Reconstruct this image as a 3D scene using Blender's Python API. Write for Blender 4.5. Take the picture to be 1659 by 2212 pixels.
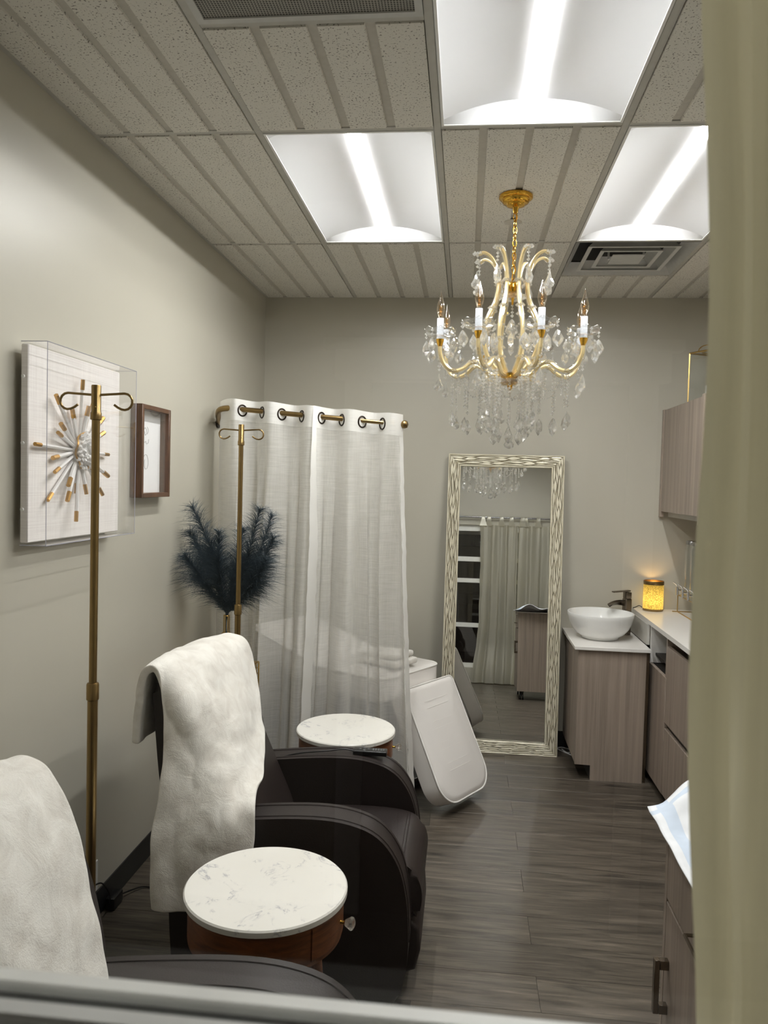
import bpy, bmesh, math, random
from mathutils import Vector, Matrix, noise
PI = math.pi
random.seed(7)
for o in list(bpy.data.objects): bpy.data.objects.remove(o)
S = bpy.context.scene
COL = S.collection

# ------------------------------------------------------------------ camera
CAM_H = 1.6587
YAW, PITCH, ROLL, FPX = -0.1043159, -0.0389727, 0.0263614, 1666.2
fwd = Vector((math.sin(YAW)*math.cos(PITCH), math.cos(YAW)*math.cos(PITCH), math.sin(PITCH)))
rgt = Vector((math.cos(YAW), -math.sin(YAW), 0)); upv = rgt.cross(fwd)
cr, sr = math.cos(ROLL), math.sin(ROLL)
r2 = cr*rgt + sr*upv; u2 = -sr*rgt + cr*upv
cd = bpy.data.cameras.new('camera'); cam = bpy.data.objects.new('camera', cd); COL.objects.link(cam)
cam.matrix_world = Matrix(((r2.x, u2.x, -fwd.x, 0), (r2.y, u2.y, -fwd.y, 0), (r2.z, u2.z, -fwd.z, CAM_H), (0, 0, 0, 1)))
cd.sensor_fit = 'VERTICAL'; cd.sensor_height = 36; cd.lens = FPX/2212*36
cd.clip_start = 0.01; cd.clip_end = 60
cd.dof.use_dof = True; cd.dof.focus_distance = 3.6; cd.dof.aperture_fstop = 16
S.camera = cam

# ------------------------------------------------------------------ world, exposure
w = bpy.data.worlds.new('world'); S.world = w; w.use_nodes = True
w.node_tree.nodes['Background'].inputs[0].default_value = (0.5, 0.5, 0.5, 1)
w.node_tree.nodes['Background'].inputs[1].default_value = 0.0
S.view_settings.view_transform = 'Standard'; S.view_settings.look = 'None'
S.view_settings.gamma = 1; S.view_settings.use_curve_mapping = False
S.view_settings.exposure = 0.20
STRIP_RADIANCE = 135.0   # brightness of each troffer's light bar
HALL_POWER = 1.8
try:
    S.cycles.max_bounces = 14; S.cycles.transparent_max_bounces = 32; S.cycles.transmission_bounces = 12
    S.cycles.glossy_bounces = 6; S.cycles.diffuse_bounces = 5
except Exception: pass

# ------------------------------------------------------------------ dimensions
XL, XR, YB, ZC = -1.328, 1.700, 4.959, 2.837
GX = [-0.738+0.6096*i for i in range(-1, 5)]      # ceiling grid columns
GY = [0.17, 1.389, 2.608, 3.827, YB]              # ceiling grid rows
YG = 0.206                                        # plane of the window glass

# ------------------------------------------------------------------ materials
def srgb(c):
    def f(v):
        v /= 255.0
        return v/12.92 if v <= 0.04045 else ((v+0.055)/1.055)**2.4
    return (f(c[0]), f(c[1]), f(c[2]), 1)
MATS = {}
class NT:
    def __init__(s, name):
        m = bpy.data.materials.new(name); m.use_nodes = True; s.m = m; s.t = m.node_tree
        s.b = s.t.nodes['Principled BSDF']; s.out = s.t.nodes['Material Output']
    def n(s, typ, **kw):
        nd = s.t.nodes.new(typ)
        for k, v in kw.items():
            if k.startswith('_'): setattr(nd, k[1:], v)
            else:
                key = k.replace('__', ' ')
                nd.inputs[key].default_value = v
        return nd
    def l(s, a, b): s.t.links.new(a, b)
    def coord(s, which='Object', scale=(1, 1, 1), rot=(0, 0, 0)):
        tc = s.n('ShaderNodeTexCoord'); mp = s.n('ShaderNodeMapping')
        mp.inputs['Scale'].default_value = scale; mp.inputs['Rotation'].default_value = rot
        s.l(tc.outputs[which], mp.inputs['Vector']); return mp.outputs[0]
    def noise(s, vec, scale, detail=3, rough=0.5, dist=0.0):
        nd = s.n('ShaderNodeTexNoise'); nd.inputs['Scale'].default_value = scale
        nd.inputs['Detail'].default_value = detail; nd.inputs['Roughness'].default_value = rough
        nd.inputs['Distortion'].default_value = dist
        s.l(vec, nd.inputs['Vector']); return nd.outputs['Fac']
    def ramp(s, fac, stops):
        nd = s.n('ShaderNodeValToRGB'); e = nd.color_ramp.elements
        while len(e) < len(stops): e.new(0.5)
        for i, (p, c) in enumerate(stops): e[i].position = p; e[i].color = c
        s.l(fac, nd.inputs[0]); return nd.outputs[0]
    def mix(s, fac, a, b, mode='MIX'):
        nd = s.n('ShaderNodeMix'); nd.data_type = 'RGBA'; nd.blend_type = mode
        for sock, v in ((nd.inputs[0], fac), (nd.inputs[6], a), (nd.inputs[7], b)):
            if hasattr(v, 'is_linked') or hasattr(v, 'links'): s.l(v, sock)
            else: sock.default_value = v
        return nd.outputs[2]
    def math(s, op, a, b=0.0, c=None):
        nd = s.n('ShaderNodeMath'); nd.operation = op
        for i, v in enumerate((a, b) if c is None else (a, b, c)):
            if hasattr(v, 'links'): s.l(v, nd.inputs[i])
            else: nd.inputs[i].default_value = v
        return nd.outputs[0]
    def bump(s, h, strength=0.2, dist=0.01):
        nd = s.n('ShaderNodeBump'); nd.inputs['Strength'].default_value = strength
        nd.inputs['Distance'].default_value = dist
        s.l(h, nd.inputs['Height']); s.l(nd.outputs[0], s.b.inputs['Normal']); return nd
def simple(name, col, rough=0.5, metal=0.0, spec=0.5, grain=0.05, **kw):
    t = NT(name); b = t.b
    b.inputs['Base Color'].default_value = srgb(col); b.inputs['Roughness'].default_value = rough
    b.inputs['Metallic'].default_value = metal; b.inputs['Specular IOR Level'].default_value = spec
    for k, v in kw.items(): b.inputs[k.replace('__', ' ')].default_value = v
    # faint grain so that no surface is perfectly uniform
    f = t.noise(t.coord(), 35, 2)
    c = srgb(col)
    t.l(t.ramp(f, [(0.3, (c[0]*(1-grain), c[1]*(1-grain), c[2]*(1-grain), 1)), (0.7, (min(1, c[0]*(1+grain*0.8)), min(1, c[1]*(1+grain*0.8)), min(1, c[2]*(1+grain*0.8)), 1))]), b.inputs['Base Color'])
    MATS[name] = t.m; return t
def M(n): return MATS[n]

def wall_paint():
    t = NT('wall_paint'); v = t.coord()
    t.l(t.ramp(t.noise(v, 1.2, 3), [(0.3, srgb((184, 180, 167))), (0.7, srgb((189, 185, 172)))]), t.b.inputs['Base Color'])
    t.b.inputs['Roughness'].default_value = 0.36; t.b.inputs['Specular IOR Level'].default_value = 0.5
    t.bump(t.noise(v, 260, 2), 0.06, 0.002); MATS['wall_paint'] = t.m
wall_paint()
def tile_mat():
    t = NT('ceiling_tile'); v = t.coord()
    pits = t.noise(v, 150, 2, 0.6)
    big = t.noise(v, 14, 2)
    th = t.math('ADD', pits, t.math('MULTIPLY', big, 0.10))
    c = t.ramp(th, [(0.0, srgb((222, 219, 211))), (0.66, srgb((222, 219, 211))), (0.69, srgb((120, 117, 110)))])
    t.l(c, t.b.inputs['Base Color']); t.b.inputs['Roughness'].default_value = 0.9
    inv = t.math('SUBTRACT', 1.0, th)
    t.bump(t.noise(v, 90, 4), 0.15, 0.004); MATS['ceiling_tile'] = t.m
    t = NT('tile_groove'); t.b.inputs['Roughness'].default_value = 0.9
    t.l(t.ramp(t.noise(t.coord(), 60, 2), [(0.3, srgb((190, 186, 177))), (0.7, srgb((198, 194, 185)))]), t.b.inputs['Base Color'])
    MATS['tile_groove'] = t.m
tile_mat()
def plank_mat():
    t = NT('floor_plank')
    tc = t.n('ShaderNodeTexCoord'); oi = t.n('ShaderNodeObjectInfo')
    mp = t.n('ShaderNodeMapping'); mp.inputs['Scale'].default_value = (0.9, 9, 9)
    cmb = t.n('ShaderNodeCombineXYZ')
    for i, k in enumerate((37.0, 11.0, 5.0)): t.l(t.math('MULTIPLY', oi.outputs['Random'], k), cmb.inputs[i])
    t.l(tc.outputs['Object'], mp.inputs['Vector']); t.l(cmb.outputs[0], mp.inputs['Location'])
    g = t.noise(mp.outputs[0], 3.2, 7, 0.62, 0.9)
    mp2 = t.n('ShaderNodeMapping'); mp2.inputs['Scale'].default_value = (2.0, 42, 20)
    t.l(tc.outputs['Object'], mp2.inputs['Vector']); t.l(cmb.outputs[0], mp2.inputs['Location'])
    g2 = t.noise(mp2.outputs[0], 3.0, 5, 0.6, 0.4)
    c1 = t.ramp(g, [(0.28, srgb((44, 40, 35))), (0.48, srgb((84, 77, 68))), (0.62, srgb((101, 93, 83))), (0.8, srgb((128, 118, 106)))])
    c2 = t.ramp(g2, [(0.3, (0.55, 0.54, 0.53, 1)), (0.5, (0.95, 0.95, 0.95, 1)), (0.75, (1.15, 1.14, 1.12, 1))])
    c = t.mix(1.0, c1, c2, 'MULTIPLY')
    tint = t.ramp(oi.outputs['Random'], [(0.0, (0.84, 0.83, 0.82, 1)), (1.0, (1.1, 1.09, 1.08, 1))])
    t.l(t.mix(1.0, c, tint, 'MULTIPLY'), t.b.inputs['Base Color'])
    t.l(t.ramp(g2, [(0.3, (0.40,)*3+(1,)), (0.7, (0.28,)*3+(1,))]), t.b.inputs['Roughness'])
    t.b.inputs['Specular IOR Level'].default_value = 0.5
    t.bump(g2, 0.12, 0.003); MATS['floor_plank'] = t.m
plank_mat()
def laminate(name, base, axis='Z'):
    t = NT(name); oi = t.n('ShaderNodeObjectInfo')
    tc = t.n('ShaderNodeTexCoord'); geo = t.n('ShaderNodeNewGeometry')
    mp = t.n('ShaderNodeMapping'); mp.inputs['Scale'].default_value = (22, 22, 0.55)
    t.l(geo.outputs['Position'], mp.inputs['Vector'])
    g = t.noise(mp.outputs[0], 1.6, 5, 0.6, 0.3)
    mp2 = t.n('ShaderNodeMapping'); mp2.inputs['Scale'].default_value = (120, 120, 2.0)
    t.l(geo.outputs['Position'], mp2.inputs['Vector'])
    g2 = t.noise(mp2.outputs[0], 1.5, 3, 0.5)
    f = t.math('ADD', t.math('MULTIPLY', g, 0.75), t.math('MULTIPLY', g2, 0.25))
    def k(m): return srgb(tuple(min(255, v*m) for v in base))
    t.l(t.ramp(f, [(0.34, k(0.86)), (0.5, k(1.0)), (0.66, k(1.10))]), t.b.inputs['Base Color'])
    t.b.inputs['Roughness'].default_value = 0.42; MATS[name] = t.m
laminate('taupe_laminate', (155, 141, 129))
def marble():
    t = NT('marble'); v = t.coord()
    n1 = t.noise(v, 7, 6, 0.65, 1.6); n2 = t.noise(v, 16, 5, 0.6, 0.8); n3 = t.noise(v, 3, 3)
    ridge = t.math('ABSOLUTE', t.math('SUBTRACT', n1, 0.5))
    vein = t.ramp(ridge, [(0.0, (1, 1, 1, 1)), (0.012, (0.35, 0.35, 0.35, 1)), (0.04, (0, 0, 0, 1))])
    patch = t.ramp(n2, [(0.50, (0, 0, 0, 1)), (0.66, (1, 1, 1, 1))])
    fac = t.math('MULTIPLY', vein, patch)
    base = t.ramp(n3, [(0.3, srgb((224, 221, 213))), (0.7, srgb((234, 232, 226)))])
    t.l(t.mix(fac, base, srgb((150, 150, 158))), t.b.inputs['Base Color'])
    t.b.inputs['Roughness'].default_value = 0.28; MATS['marble'] = t.m
marble()
def wood(name, c0, c1, scale=(14, 14, 2), rough=0.4):
    t = NT(name); v = t.coord('Object', scale)
    f = t.noise(v, 2.5, 6, 0.6, 1.2)
    t.l(t.ramp(f, [(0.3, srgb(c0)), (0.7, srgb(c1))]), t.b.inputs['Base Color'])
    t.b.inputs['Roughness'].default_value = rough; MATS[name] = t.m
wood('acacia_wood', (88, 48, 24), (140, 84, 44), (3, 3, 16))
wood('walnut', (66, 44, 30), (106, 74, 52), (30, 4, 4))
def leather():
    t = NT('brown_leather'); v = t.coord()
    vo = t.n('ShaderNodeTexVoronoi'); vo.inputs['Scale'].default_value = 240; t.l(v, vo.inputs['Vector'])
    t.l(t.ramp(t.noise(v, 5, 3), [(0.3, srgb((34, 27, 26))), (0.7, srgb((41, 33, 31)))]), t.b.inputs['Base Color'])
    t.b.inputs['Roughness'].default_value = 0.48; t.b.inputs['Specular IOR Level'].default_value = 0.4
    t.bump(vo.outputs['Distance'], 0.12, 0.002); MATS['brown_leather'] = t.m
leather()
def plush():
    t = NT('plush_fabric'); v = t.coord()
    n1 = t.noise(v, 16, 5, 0.65, 0.6); n2 = t.noise(v, 320, 3, 0.7)
    t.l(t.ramp(n1, [(0.25, srgb((212, 206, 197))), (0.6, srgb((236, 233, 226)))]), t.b.inputs['Base Color'])
    t.b.inputs['Roughness'].default_value = 0.95; t.b.inputs['Specular IOR Level'].default_value = 0.15
    t.b.inputs['Sheen Weight'].default_value = 0.35; t.b.inputs['Sheen Roughness'].default_value = 0.5
    h = t.math('ADD', t.math('MULTIPLY', n1, 0.8), t.math('MULTIPLY', n2, 0.2))
    t.bump(h, 0.45, 0.012); MATS['plush_fabric'] = t.m
plush()
simple('white_vinyl', (226, 222, 218), 0.36, grain=0.012)
simple('vinyl_piping', (238, 236, 232), 0.3)
simple('white_gloss', (238, 238, 236), 0.08)
simple('white_ceramic', (240, 240, 238), 0.06, grain=0.012)
simple('white_enamel', (236, 236, 234), 0.35, grain=0.012)
simple('quartz', (236, 233, 229), 0.25, grain=0.012)
simple('white_paper', (240, 240, 240), 0.7, grain=0.012)
simple('white_plastic', (228, 228, 226), 0.4)
simple('grey_plastic', (96, 98, 100), 0.45)
simple('acrylic_edge', (168, 168, 182), 0.2)
simple('black_plastic', (16, 16, 17), 0.35)
simple('black_rubber', (14, 14, 14), 0.6)
simple('base_vinyl', (24, 25, 27), 0.45)
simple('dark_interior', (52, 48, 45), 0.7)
simple('brass', (206, 160, 74), 0.16, 1.0)
simple('polished_gold', (226, 176, 70), 0.12, 1.0)
simple('antique_brass', (150, 126, 84), 0.32, 1.0)
simple('satin_gold', (196, 164, 100), 0.28, 1.0)
simple('gold_leaf', (196, 152, 84), 0.32, 0.9)
simple('champagne', (244, 224, 172), 0.30, 0.55)
simple('dark_bronze', (52, 44, 38), 0.35, 0.9)
simple('brushed_nickel', (128, 118, 106), 0.25, 1.0)
simple('steel', (170, 170, 172), 0.25, 1.0)
simple('chrome', (225, 225, 228), 0.08, 1.0)
simple('bar_grey', (186, 184, 177), 0.5)
simple('vent_metal', (196, 196, 193), 0.5)
simple('vent_dark', (38, 38, 38), 0.8)
simple('candle_sleeve', (214, 217, 224), 0.5)
simple('reflector_white', (240, 241, 244), 0.6, grain=0.004)
simple('hall_paint', (170, 164, 150), 0.6)
simple('hall_trim', (232, 230, 224), 0.4)
simple('hall_door', (60, 46, 38), 0.5)
simple('hall_floor', (70, 64, 58), 0.5)
simple('linen', (232, 227, 222), 0.9)
simple('board_edge', (150, 144, 138), 0.7)
simple('graphite', (120, 116, 114), 0.8)
simple('selenite', (240, 238, 236), 0.3, 0, 0.5, Transmission__Weight=0.15)
simple('window_paint', (240, 240, 236), 0.45)
simple('gasket', (58, 58, 56), 0.8)
simple('pampas', (66, 80, 90), 0.85)
simple('pad_white', (224, 226, 230), 0.75)
simple('pad_blue', (196, 208, 224), 0.75)
simple('curtain_hem', (236, 234, 230), 0.85)
def tweak_linen():
    t = NT('linen_weave'); v = t.coord('Object', (1, 1, 1))
    a = t.noise(t.coord('Object', (4, 4, 260)), 1.0, 3); b_ = t.noise(t.coord('Object', (4, 260, 4)), 1.0, 3)
    f = t.math('MULTIPLY', t.math('ADD', a, b_), 0.5)
    t.l(t.ramp(f, [(0.35, srgb((222, 216, 212))), (0.6, srgb((240, 236, 232)))]), t.b.inputs['Base Color'])
    t.b.inputs['Roughness'].default_value = 0.9; MATS['linen_weave'] = t.m
tweak_linen()
def glassy(name, tint=(1, 1, 1, 1), f0=0.04, ior=None, power=5.0, gain=0.96):
    """Thin clear sheet: see-through with a mirror reflection that grows at grazing angles."""
    t = NT(name); t.t.nodes.remove(t.b)
    lw = t.n('ShaderNodeLayerWeight'); lw.inputs['Blend'].default_value = 0.5
    fac = t.math('ADD', t.math('MULTIPLY', t.math('POWER', lw.outputs['Facing'], power), gain), f0)
    tr = t.n('ShaderNodeBsdfTransparent'); tr.inputs[0].default_value = tint
    gl = t.n('ShaderNodeBsdfGlossy'); gl.inputs['Roughness'].default_value = 0.0; gl.inputs[0].default_value = (1, 1, 1, 1)
    mx = t.n('ShaderNodeMixShader'); t.l(fac, mx.inputs[0]); t.l(tr.outputs[0], mx.inputs[1]); t.l(gl.outputs[0], mx.inputs[2])
    t.l(mx.outputs[0], t.out.inputs[0]); MATS[name] = t.m
glassy('window_glass', (0.985, 0.99, 0.985, 1), 0.035)
glassy('acrylic', (0.992, 0.992, 0.995, 1), 0.018)
glassy('thin_glass', (0.97, 0.98, 0.98, 1), 0.05, power=2.5, gain=0.8)
def crystal(name, tint, rough=0.0, ior=1.55, metal=None):
    t = NT(name); b = t.b
    b.inputs['Base Color'].default_value = tint; b.inputs['Transmission Weight'].default_value = 1.0
    b.inputs['Roughness'].default_value = rough; b.inputs['IOR'].default_value = ior
    # cut facets: some light goes straight through, some is thrown back by the polished faces
    tr = t.n('ShaderNodeBsdfTransparent'); tr.inputs[0].default_value = (0.97, 0.97, 0.96, 1)
    mx = t.n('ShaderNodeMixShader'); mx.inputs[0].default_value = 0.78
    t.l(tr.outputs[0], mx.inputs[1]); t.l(b.outputs[0], mx.inputs[2])
    gl = t.n('ShaderNodeBsdfGlossy'); gl.inputs['Roughness'].default_value = 0.05; gl.inputs[0].default_value = (1, 0.99, 0.96, 1)
    tl = t.n('ShaderNodeBsdfTranslucent'); tl.inputs[0].default_value = (0.95, 0.94, 0.9, 1)
    m2 = t.n('ShaderNodeMixShader'); m2.inputs[0].default_value = 0.35; t.l(gl.outputs[0], m2.inputs[1]); t.l(tl.outputs[0], m2.inputs[2])
    m3 = t.n('ShaderNodeMixShader'); m3.inputs[0].default_value = 0.30; t.l(mx.outputs[0], m3.inputs[1]); t.l(m2.outputs[0], m3.inputs[2])
    t.l(m3.outputs[0], t.out.inputs[0]); MATS[name] = t.m
crystal('crystal', (1, 1, 1, 1)); crystal('crystal_knob', (1, 1, 1, 1))
glassy('bulb_glass', (1.0, 0.93, 0.84, 1), 0.07, power=2.0, gain=0.75)
glassy('cup_glass', (0.96, 0.965, 0.965, 1), 0.10, power=1.4, gain=0.75)
glassy('tube_glass', (0.99, 0.985, 0.97, 1), 0.06, power=1.8, gain=0.75)
def mirror_mat():
    t = NT('mirror_glass'); b = t.b
    b.inputs['Base Color'].default_value = (0.86, 0.87, 0.86, 1); b.inputs['Metallic'].default_value = 1; b.inputs['Roughness'].default_value = 0.0
    MATS['mirror_glass'] = t.m
mirror_mat()
def sheer(name, alpha, col, stripe=60.0):
    t = NT(name); t.t.nodes.remove(t.b)
    v = t.coord('Object', (1, 1, 1))
    slub = t.noise(t.coord('Object', (9, 9, 420)), 1.0, 4, 0.6)
    slub2 = t.noise(t.coord('Object', (260, 260, 5)), 1.0, 3, 0.6)
    f = t.math('ADD', t.math('MULTIPLY', slub, 0.65), t.math('MULTIPLY', slub2, 0.35))
    lw = t.n('ShaderNodeLayerWeight'); lw.inputs['Blend'].default_value = 0.35
    a = t.math('ADD', t.math('MULTIPLY', t.math('SUBTRACT', f, 0.5), 0.75), alpha)
    a = t.math('ADD', a, t.math('MULTIPLY', lw.outputs['Facing'], 0.6))
    nd = t.n('ShaderNodeClamp'); t.l(a, nd.inputs[0]); nd.inputs[1].default_value = 0.1; nd.inputs[2].default_value = 0.97
    df = t.n('ShaderNodeBsdfDiffuse'); df.inputs[0].default_value = srgb(col)
    tl = t.n('ShaderNodeBsdfTranslucent'); tl.inputs[0].default_value = srgb(col)
    m1 = t.n('ShaderNodeMixShader'); m1.inputs[0].default_value = 0.3
    t.l(df.outputs[0], m1.inputs[1]); t.l(tl.outputs[0], m1.inputs[2])
    tr = t.n('ShaderNodeBsdfTransparent')
    mx = t.n('ShaderNodeMixShader'); t.l(nd.outputs[0], mx.inputs[0]); t.l(tr.outputs[0], mx.inputs[1]); t.l(m1.outputs[0], mx.inputs[2])
    t.l(mx.outputs[0], t.out.inputs[0]); MATS[name] = t.m
sheer('sheer_linen', 0.55, (244, 243, 240)); sheer('sheer_double', 0.92, (246, 245, 242))
def satin():
    t = NT('silver_satin'); b = t.b
    v = t.coord('Object', (260, 260, 3)); f = t.noise(v, 1.0, 3)
    t.l(t.ramp(f, [(0.3, srgb((214, 211, 198))), (0.7, srgb((226, 223, 210)))]), b.inputs['Base Color'])
    b.inputs['Roughness'].default_value = 0.33; b.inputs['Metallic'].default_value = 0.3
    b.inputs['Sheen Weight'].default_value = 0.2
    tl = t.n('ShaderNodeBsdfTranslucent'); tl.inputs[0].default_value = srgb((204, 197, 164))
    mx = t.n('ShaderNodeMixShader'); mx.inputs[0].default_value = 0.45
    t.l(b.outputs[0], mx.inputs[1]); t.l(tl.outputs[0], mx.inputs[2]); t.l(mx.outputs[0], t.out.inputs[0]); MATS['silver_satin'] = t.m
satin()
def emit(name, col, strength):
    t = NT(name); t.b.inputs['Base Color'].default_value = (0.9, 0.9, 0.9, 1)
    t.b.inputs['Emission Color'].default_value = col; t.b.inputs['Emission Strength'].default_value = strength
    MATS[name] = t.m; return t
emit('led_lens', (1.0, 0.995, 0.98, 1), STRIP_RADIANCE)
def lamp_glass():
    t = NT('mercury_glass'); v = t.coord()
    f = t.noise(v, 210, 4, 0.7)
    zz = t.n('ShaderNodeSeparateXYZ'); t.l(t.coord(), zz.inputs[0])
    # the bulb stands inside the lower half; the mottled gilding lets its light out unevenly
    glow = t.ramp(f, [(0.36, (0.10, 0.10, 0.10, 1)), (0.60, (1, 1, 1, 1))])
    d = t.math('ABSOLUTE', t.math('SUBTRACT', zz.outputs[2], 0.065))
    fall = t.ramp(d, [(0.0, (1, 1, 1, 1)), (0.10, (0.30, 0.30, 0.30, 1))])
    st = t.math('MULTIPLY', t.math('MULTIPLY', glow, fall), 1.9)
    t.b.inputs['Base Color'].default_value = srgb((150, 112, 40)); t.b.inputs['Roughness'].default_value = 0.35
    t.b.inputs['Metallic'].default_value = 0.4
    t.b.inputs['Emission Color'].default_value = (1.0, 0.62, 0.10, 1)
    t.l(st, t.b.inputs['Emission Strength']); MATS['mercury_glass'] = t.m
lamp_glass()
def perforated():
    t = NT('perforated_metal'); v = t.coord('Object', (1, 1, 1))
    vo = t.n('ShaderNodeTexVoronoi'); vo.inputs['Scale'].default_value = 130; vo.inputs['Randomness'].default_value = 0.0
    t.l(v, vo.inputs['Vector'])
    t.l(t.ramp(vo.outputs['Distance'], [(0.30, srgb((44, 43, 41))), (0.42, srgb((158, 155, 147)))]), t.b.inputs['Base Color'])
    t.b.inputs['Roughness'].default_value = 0.6; MATS['perforated_metal'] = t.m
perforated()

# ------------------------------------------------------------------ mesh helpers
class MB:
    """Collects shapes; build() links them as ONE mesh object."""
    def __init__(s): s.bm = bmesh.new()
    def box(s, c, d, rot=None, bevel=0.0, seg=2, only=None):
        r = bmesh.ops.create_cube(s.bm, size=1.0)
        mtx = Matrix.Translation(Vector(c)) @ (rot.to_4x4() if rot is not None else Matrix.Identity(4)) @ Matrix.Diagonal((d[0], d[1], d[2], 1))
        bmesh.ops.transform(s.bm, matrix=mtx, verts=r['verts'])
        if bevel > 0:
            es = list({e for v in r['verts'] for e in v.link_edges})
            bmesh.ops.bevel(s.bm, geom=es, offset=bevel, segments=seg, affect='EDGES', profile=0.6)
        return s
    def span(s, a, b, bevel=0.0, seg=2):
        return s.box([(a[i]+b[i])/2 for i in range(3)], [abs(b[i]-a[i]) for i in range(3)], None, bevel, seg)
    def tube(s, pts, r, seg=10, closed=False, caps=True):
        pts = [Vector(p) for p in pts]; n = len(pts)
        rr = r if isinstance(r, (list, tuple)) else [r]*n
        rings = []; prevN = None
        for i, p in enumerate(pts):
            if closed: t = pts[(i+1) % n]-pts[i-1]
            else: t = pts[min(i+1, n-1)]-pts[max(i-1, 0)]
            if t.length < 1e-9: t = Vector((0, 0, 1))
            t.normalize()
            if prevN is None:
                a = Vector((0, 0, 1)) if abs(t.z) < 0.9 else Vector((1, 0, 0))
                nrm = t.cross(a).normalized()
            else:
                nrm = prevN-t*prevN.dot(t)
                nrm = nrm.normalized() if nrm.length > 1e-6 else t.orthogonal().normalized()
            prevN = nrm; bn = t.cross(nrm)
            rings.append([s.bm.verts.new(p+rr[i]*(math.cos(2*PI*k/seg)*nrm+math.sin(2*PI*k/seg)*bn)) for k in range(seg)])
        m = n if closed else n-1
        for i in range(m):
            A, B = rings[i], rings[(i+1) % n]
            for k in range(seg):
                s.bm.faces.new((A[k], A[(k+1) % seg], B[(k+1) % seg], B[k]))
        if caps and not closed:
            for ring, rev in ((rings[0], True), (rings[-1], False)):
                try: s.bm.faces.new(list(reversed(ring)) if rev else ring)
                except ValueError: pass
        return s
    def cyl(s, a, b, r, r2=None, seg=20): return s.tube([a, b], [r, r if r2 is None else r2], seg)
    def lathe(s, prof, c=(0, 0, 0), seg=32, rot=None, closed=False):
        c = Vector(c); rings = []
        R = rot if rot is not None else Matrix.Identity(3)
        for (r, z) in prof:
            if r < 1e-6: rings.append([s.bm.verts.new(c+R @ Vector((0, 0, z)))])
            else: rings.append([s.bm.verts.new(c+R @ Vector((r*math.cos(2*PI*k/seg), r*math.sin(2*PI*k/seg), z))) for k in range(seg)])
        pairs = list(zip(rings, rings[1:]))
        if closed: pairs.append((rings[-1], rings[0]))
        for A, B in pairs:
            for k in range(seg):
                a0, a1 = A[k % len(A)], A[(k+1) % len(A)]; b0, b1 = B[k % len(B)], B[(k+1) % len(B)]
                vs = []
                for x in (a0, a1, b1, b0):
                    if x not in vs: vs.append(x)
                if len(vs) >= 3:
                    try: s.bm.faces.new(vs)
                    except ValueError: pass
        return s
    def grid(s, rows, closed_u=False):
        vs = [[s.bm.verts.new(Vector(p)) for p in row] for row in rows]
        for i in range(len(vs)-1):
            m = len(vs[i])
            for j in range(m if closed_u else m-1):
                s.bm.faces.new((vs[i][j], vs[i][(j+1) % m], vs[i+1][(j+1) % m], vs[i+1][j]))
        return s
    def prism(s, poly, axis, a, b, bevel=0.0, seg=2):
        """poly in the two other axes, extruded along axis from a to b"""
        def mk(p, h):
            if axis == 'y': return Vector((p[0], h, p[1]))
            if axis == 'x': return Vector((h, p[0], p[1]))
            return Vector((p[0], p[1], h))
        A = [s.bm.verts.new(mk(p, a)) for p in poly]; B = [s.bm.verts.new(mk(p, b)) for p in poly]
        n = len(poly); fa = s.bm.faces.new(A); fb = s.bm.faces.new(list(reversed(B)))
        for i in range(n): s.bm.faces.new((A[i], B[i], B[(i+1) % n], A[(i+1) % n]))
        if bevel > 0:
            es = list(set(fa.edges) | set(fb.edges))
            bmesh.ops.bevel(s.bm, geom=es, offset=bevel, segments=seg, affect='EDGES', profile=0.5)
        return s
    def sphere(s, c, r, sub=2, scale=(1, 1, 1)):
        q = bmesh.ops.create_icosphere(s.bm, subdivisions=sub, radius=r)
        bmesh.ops.transform(s.bm, matrix=Matrix.Translation(Vector(c)) @ Matrix.Diagonal((*scale, 1)), verts=q['verts']); return s
    def poly(s, pts):
        s.bm.faces.new([s.bm.verts.new(Vector(p)) for p in pts]); return s
    def build(s, name, mat, parent=None, smooth=True, off=None, angle=40):
        bm = s.bm
        bmesh.ops.recalc_face_normals(bm, faces=bm.faces)
        if off is not None: bmesh.ops.translate(bm, verts=bm.verts, vec=-Vector(off))
        me = bpy.data.meshes.new(name); bm.to_mesh(me); bm.free()
        if smooth:
            for p in me.polygons: p.use_smooth = True
            try: me.set_sharp_from_angle(angle=math.radians(angle))
            except Exception: pass
        me.materials.append(MATS[mat] if isinstance(mat, str) else mat)
        o = bpy.data.objects.new(name, me); COL.objects.link(o)
        if parent is not None: o.parent = parent
        return o
def tag(o, label=None, cat=None, group=None, kind=None):
    if label: o['label'] = label
    if cat: o['category'] = cat
    if group: o['group'] = group
    if kind: o['kind'] = kind
    return o
def empty(name, loc, label, cat, group=None, rz=0.0):
    o = bpy.data.objects.new(name, None); COL.objects.link(o); o.location = loc; o.rotation_euler = (0, 0, rz)
    o.empty_display_size = 0.05
    return tag(o, label, cat, group)
def sempty(name, loc):
    o = bpy.data.objects.new(name, None); COL.objects.link(o); o.location = loc; o['kind'] = 'structure'; return o
def copy_tree(o, parent=None):
    c = o.copy(); COL.objects.link(c); c.parent = parent
    for ch in [x for x in bpy.data.objects if x.parent == o]: copy_tree(ch, c)
    return c
def struct(o): o['kind'] = 'structure'; return o
def crom(pts, n):
    """Catmull-Rom through pts, n samples per span"""
    P = [Vector(p) for p in pts]; out = []
    for i in range(len(P)-1):
        p0 = P[max(i-1, 0)]; p1 = P[i]; p2 = P[i+1]; p3 = P[min(i+2, len(P)-1)]
        for k in range(n):
            t = k/n
            out.append(0.5*((2*p1)+(p2-p0)*t+(2*p0-5*p1+4*p2-p3)*t*t+(3*p1-p0-3*p2+p3)*t**3))
    out.append(P[-1]); return out
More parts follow.
